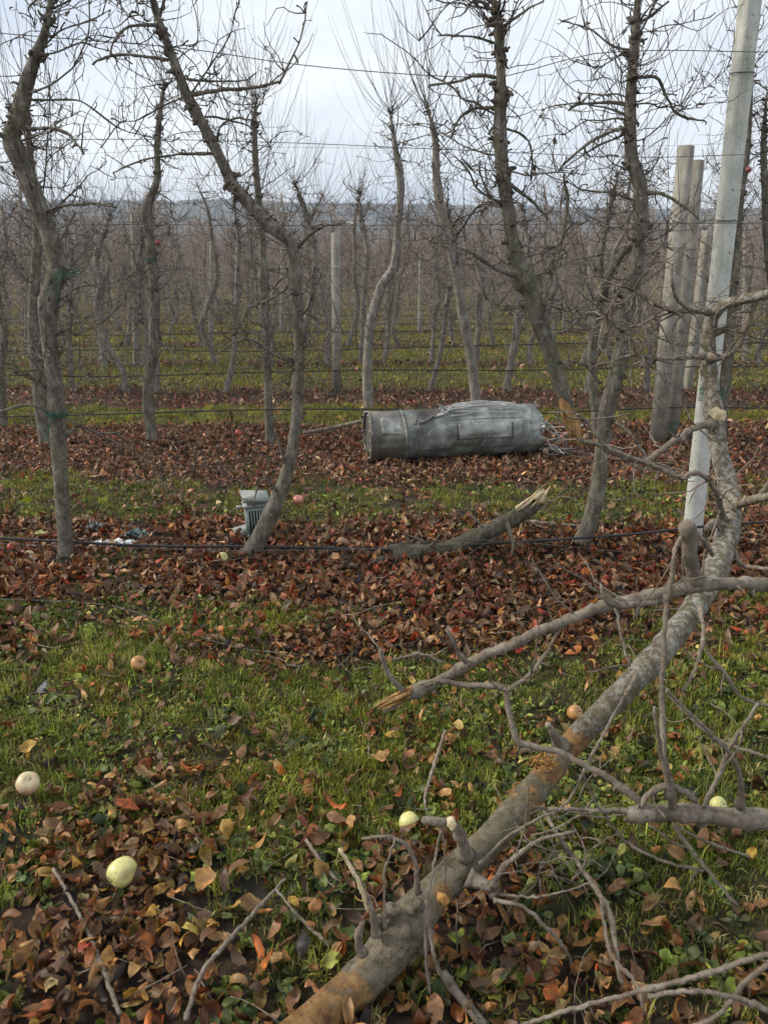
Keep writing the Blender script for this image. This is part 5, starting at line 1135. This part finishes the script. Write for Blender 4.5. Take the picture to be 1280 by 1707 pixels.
def patch(s0, s1, a0, a1, ns, na, dr, mat, name, ragged=0.0, rim=True, seed=0, thick=0.006):
    rs = np.random.RandomState(seed); S, A = np.meshgrid(np.linspace(s0, s1, ns), np.linspace(a0, a1, na), indexing='ij')
    S = S.copy()
    if ragged: S[-1] += rs.uniform(-ragged, ragged*0.4, na); S[-2] = np.minimum(S[-2], S[-1]-0.002)
    P1 = cpt(S, A, dr).reshape(-1, 3); P2 = cpt(S, A, dr-thick).reshape(-1, 3); n = ns*na
    i = np.arange(ns-1)[:, None]*na; j = np.arange(na-1)[None]; f = np.stack((i+j, i+na+j, i+na+j+1, i+j+1), -1).reshape(-1, 4)
    F = [f, f[:, ::-1]+n]
    e1 = np.arange(na-1); F.append(np.stack((e1, e1+1, e1+1+n, e1+n), 1)); e1 = e1+(ns-1)*na; F.append(np.stack((e1+1, e1, e1+n, e1+1+n), 1))
    e2 = np.arange(ns-1)*na; F.append(np.stack((e2+na, e2, e2+n, e2+na+n), 1)); e2 = e2+na-1; F.append(np.stack((e2, e2+na, e2+na+n, e2+n), 1))
    m_ = MB(); m_.add(np.vstack((P1, P2)), np.vstack(F)); return m_.build(name, mat, cyl, attr=False)
TAU = 2*math.pi
patch(0.20, 0.985, -0.0, TAU, 70, 73, 0, M_met, 'shell', 0.035, seed=1)
patch(0.0, 0.198, 0, TAU, 18, 73, 0.001, M_met2, 'tail_section', seed=2)
for s_, w2, dr in ((0.0, 0.014, 0.009), (0.052, 0.007, 0.004), (0.188, 0.012, 0.007), (0.262, 0.009, 0.006), (0.905, 0.008, 0.004)):
    patch(s_, s_+w2, 0, TAU, 3, 73, dr, M_met2 if s_ < 0.1 else M_met, 'band', thick=0.012, seed=3)
# recessed end disc of the tail section with ring bolts
m_ = MB(); a = np.arange(48)*TAU/48; ring = np.c_[np.full(48, (0.012-0.5)*LC), -RC*0.965*np.sin(a), RC*0.965*np.cos(a)]
m_.add(np.vstack((ring, [((0.012-0.5)*LC, 0, 0)])), None, [(k, (k+1) % 48, 48) for k in range(48)]); m_.build('end_plate', M_met2, cyl, attr=False)
for k in range(16):
    m_ = MB(); p = cpt(0.0, k*TAU/16, -0.004); tube(m_, [p+(0.004, 0, 0), p-(0.012, 0, 0)], [0.008, 0.008], 6); m_.build('bolt', M_edge, cyl, attr=False)
# hatch panel: dark groove, plate on it
patch(0.475, 0.795, 1.02, 1.66, 14, 12, 0.0035, M_black, 'hatch_groove', thick=0.004)
patch(0.482, 0.788, 1.035, 1.645, 14, 12, 0.0065, M_met, 'hatch_panel', thick=0.004)
for k, (s_, a) in enumerate([(0.495+0.07*q, 1.06) for q in range(5)]+[(0.495+0.07*q, 1.62) for q in range(5)]):
    m_ = MB(); p = cpt(s_, a, 0.0); nrm = np.array((0, -math.sin(a), math.cos(a))); tube(m_, [p, p+nrm*0.011], [0.0045, 0.004], 6); m_.build('rivet', M_edge, cyl, attr=False)
# long seam and scrapes
for (s0, a0, s1, a1, wv) in ((0.60, 2.15, 0.66, 1.45, 0.004), (0.86, 1.75, 0.90, 1.1, 0.004), (0.83, 1.6, 0.845, 1.25, 0.003), (0.03, 2.2, 0.13, 1.2, 0.003), (0.30, 1.5, 0.35, 1.1, 0.003), (0.04, 2.0, 0.11, 1.35, 0.003), (0.87, 1.45, 0.95, 1.65, 0.003)):
    m_ = MB(); t = np.linspace(0, 1, 14); P = cpt(s0+(s1-s0)*t, a0+(a1-a0)*t, -0.001); tube(m_, P, wv*np.sin(np.pi*(0.06+0.88*t)), 5); m_.build('scrape', M_edge, cyl, attr=False)
m_ = MB(); t = np.linspace(0.27, 0.98, 40); tube(m_, cpt(t, 1.98+0*t, 0), np.full(40, 0.004), 5); m_.build('seam', M_met2, cyl, attr=False)
m_ = MB(); t = np.linspace(0.44, 0.86, 30); tube(m_, cpt(t, 0.86+0*t, 0), np.full(30, 0.004), 5); m_.build('seam', M_met2, cyl, attr=False)
# peeled edge above the dent
m_ = MB(); t = np.linspace(0, 1, 18); s_ = 0.262+0.20*t; a = 0.95-0.62*t+0.1*np.sin(9*t)
A_ = cpt(s_, a, 0.001); B_ = cpt(s_+0.012, a-0.10, 0.028+0.012*np.sin(7*t)); n = 18
m_.add(np.vstack((A_, B_, A_+(0, 0, 0.004), B_+(0, 0, 0.004))), np.vstack([np.stack((np.arange(17)+o1, np.arange(17)+1+o1, np.arange(17)+1+o2, np.arange(17)+o2), 1) for o1, o2 in ((0, n), (n, 3*n), (3*n, 2*n), (2*n, 0))])); m_.build('peeled_edge', M_edge, cyl, attr=False)
m_ = MB(); tube(m_, cpt(0.245+0.06*t, 0.95-1.3*t, 0.003), 0.010*(0.6+0.4*np.sin(8*t)), 6, None, 0.2, 3); m_.build('peeled_edge', M_met2, cyl, attr=False)
patch(0.285, 0.415, -0.55, 0.62, 12, 14, 0.004, M_opening, 'torn_opening_patch', 0.02, seed=5)  # ragged raised patch over the dent; the opening's darkness is put into its brown
patch(0.06, 0.175, 0.55, 1.35, 8, 10, 0.004, M_met, 'patch_plate', 0.01, seed=8)
# torn strips at the right end
rs = np.random.RandomState(21)
for k in range(18):
    a = rs.uniform(-0.5, 3.0) if k > 4 else rs.uniform(3, 5.5); wd2 = rs.uniform(0.06, 0.2); t = np.linspace(0, 1, 6); ln = rs.uniform(0.015, 0.045)
    bend = rs.uniform(-0.09, 0.05); V = []
    for f in t:
        for e in (-1, 1): V.append(cpt(0.955+ln*f, a+e*wd2*(1-0.7*f)+0.2*f*rs.normal()*0.3, 0.004+bend*f*f))
    V = np.array(V); n = len(V); V = np.vstack((V, V*(1, 0.985, 0.985)))
    F = [(2*q, 2*q+1, 2*q+3, 2*q+2) for q in range(5)]; F += [tuple(x+n for x in f[::-1]) for f in F]; F += [(2*q, 2*q+2, 2*q+2+n, 2*q+n) for q in range(5)]+[(2*q+1, 2*q+1+n, 2*q+3+n, 2*q+3) for q in range(5)]
    m_ = MB(); m_.add(V, F); m_.build('torn_strip', M_edge if k % 2 == 0 else M_met, cyl, smooth=False, attr=False)
m_ = MB(); ring = np.c_[np.full(48, 0.36*LC), -RC*0.9*np.sin(a := np.arange(48)*TAU/48), RC*0.9*np.cos(a)]
m_.add(np.vstack((ring, [(0.36*LC, 0, 0)])), None, [(k, (k+1) % 48, 48) for k in range(48)]); m_.build('bulkhead', M_black, cyl, attr=False)
for k in range(5):
    m_ = MB(); p0_ = np.array((0.37*LC, rs.uniform(-0.12, 0.1), rs.uniform(-0.12, 0.15))); tube(m_, gnarl(rs, p0_, (1, rs.normal(0, 0.4), rs.normal(0, 0.3)), 0.26, 6, 0.3), [0.014, 0.014, 0.012, 0.012, 0.01, 0.01, 0.006], 6); m_.build('inner_tube', M_met, cyl, attr=False)
# cable bundle on top
for k in range(13):
    h = rs.uniform(0.008, 0.06)**1.05; s0, s1 = 0.42+rs.uniform(-0.02, 0.06), 0.80+rs.uniform(-0.05, 0.06); t = np.linspace(0, 1, 12); a = rs.uniform(-0.25, 0.55)+0.18*np.sin(t*2.2+k)
    P = cpt(s0+(s1-s0)*t, a, 0.006+h*np.sin(np.pi*t)**0.7+0.0015*rs.normal(size=12)); m_ = MB(); tube(m_, P, np.full(12, rs.uniform(0.003, 0.0055)), 5, 0.02); m_.build('cable', M_cable, cyl, attr=False)
for k in range(6):
    m_ = MB(); p0_ = cpt(0.42+rs.uniform(0, 0.03), rs.uniform(0.0, 0.5), 0.01); tube(m_, gnarl(rs, p0_, (rs.normal(), -0.5, 0.7), 0.09, 5, 0.6), np.full(6, 0.006), 5); m_.build('connector', M_edge, cyl, attr=False)
# wires hanging from the torn end
for k in range(22):
    p0_ = cpt(0.98, rs.uniform(1.0, 3.0), -0.02); ln = rs.uniform(0.25, 0.6); n = 9; q = gnarl(rs, p0_, (1, rs.normal(0, 0.35), -0.35), ln, n, 0.33, -0.02); q[:, 2] = np.maximum(q[:, 2], -0.21+0.02*rs.rand())
    m_ = MB(); tube(m_, q, np.full(n+1, rs.uniform(0.0025, 0.005)), 5, 0.03); m_.build('cable', M_cable if k % 3 else M_wire, cyl, attr=False)

# ------------------------------------------------------------------ small box by the bent tree, foil and bits
M_teal = simple('grey_green_case', (0.17, 0.225, 0.21), (0.30, 0.36, 0.335), 18, 0.5, 0.4, 0.1, 0.2)
M_palegrey = simple('pale_grey_plate', (0.20, 0.21, 0.19), (0.33, 0.34, 0.31), 12, 0.6, 0.4, 0.1, 0.2)
bp = gr(428, 893, 0.0); box_ = empty('metal_box', bp, 'small grey green slatted metal box standing crooked behind the foot of the bent tree', 'wreckage'); box_.rotation_euler = (0.05, -0.04, 0.25)
def part(name, mat, c, s, rot=None, parent=box_, bev=0.0):
    m_ = MB(); box(m_, c, s, rot, bev=bev); return m_.build(name, mat, parent, smooth=False, attr=False)
part('case', M_teal, (0, 0, 0.115), (0.125, 0.10, 0.21), bev=0.006)
for k in range(6): part('fin', M_teal, (-0.045+0.018*k, -0.058, 0.12), (0.006, 0.018, 0.16))
for k in range(5): part('slot', M_black, (-0.036+0.018*k, -0.0515, 0.12), (0.009, 0.004, 0.15))
part('top_rim', M_palegrey, (0, 0, 0.226), (0.15, 0.12, 0.014), bev=0.005)
part('collar', M_teal, (0.005, 0, 0.25), (0.11, 0.09, 0.034), bev=0.005)
part('lid', M_palegrey, (0.008, -0.005, 0.285), (0.175, 0.15, 0.012), rotm(0.05, 0.13, 0), bev=0.006)
part('lid_flange', M_palegrey, (0.012, -0.078, 0.27), (0.17, 0.006, 0.028), rotm(0.2, 0.12, 0))
part('bracket', M_palegrey, (-0.09, -0.03, 0.225), (0.05, 0.03, 0.01), rotm(0, 0.2, 0.2))
for k in range(4): part('screw', M_edge, (-0.055+0.11*(k % 2), -0.054, 0.025+0.19*(k//2)), (0.01, 0.006, 0.01))
pp = gr(408, 890, 0.0); pl = empty('metal_plate', pp, 'small pale metal plate lying flat beside the foot of the grey box', 'wreckage'); pl.rotation_euler = (0.25, -0.15, 0.5)
part('plate_body', M_palegrey, (0, 0, 0.035), (0.13, 0.09, 0.016), parent=pl, bev=0.008); part('plate_edge', M_edge, (0, -0.048, 0.03), (0.12, 0.005, 0.012), parent=pl)
# crumpled foil
def foil(label, x, y, sx, sy, seed, mat=M_edge, h=0.03):
    rs = np.random.RandomState(seed); p = gr(x, y, 0.0); n = 14; U_, V_ = np.meshgrid(np.linspace(-1, 1, n), np.linspace(-1, 1, n)); m_ = MB()
    Zf = 0.03+h*rs.rand(n, n)*(1.1-U_**2*0.5); P = np.stack((U_*sx*(1+0.2*rs.normal(size=(n, n))*0.4), V_*sy+0.02*rs.normal(size=(n, n)), Zf), -1).reshape(-1, 3)
    i = np.arange(n-1)[:, None]*n; j = np.arange(n-1)[None]; f = np.stack((i+j, i+j+1, i+n+j+1, i+n+j), -1).reshape(-1, 4)
    f = f[rs.rand(len(f)) > 0.12]; P2 = P-(0, 0, 0.002)
    m_.add(np.vstack((P, P2)), np.vstack((f, f[:, ::-1]+n*n))); o = m_.build('foil_scrap', mat, smooth=False, attr=False); o.location = p; tag(o, label, 'scrap'); return o
foil('bright white crumpled foil scrap under the drip pipe right of the leftmost trunk', 192, 913, 0.12, 0.03, 1, simple('white_foil', (0.7, 0.72, 0.74), (0.85, 0.87, 0.88), 30, 0.3, 0.5), 0.018)
foil('small grey foil scrap behind the drip pipe right of the leftmost trunk', 160, 889, 0.05, 0.025, 2, M_palegrey, 0.05)
foil('dull green grey plastic scrap beside the white foil', 228, 902, 0.06, 0.035, 3, M_teal, 0.05)
foil('tiny white scrap in the grass near the left edge', 73, 1158, 0.012, 0.008, 4, M_white, 0.012)
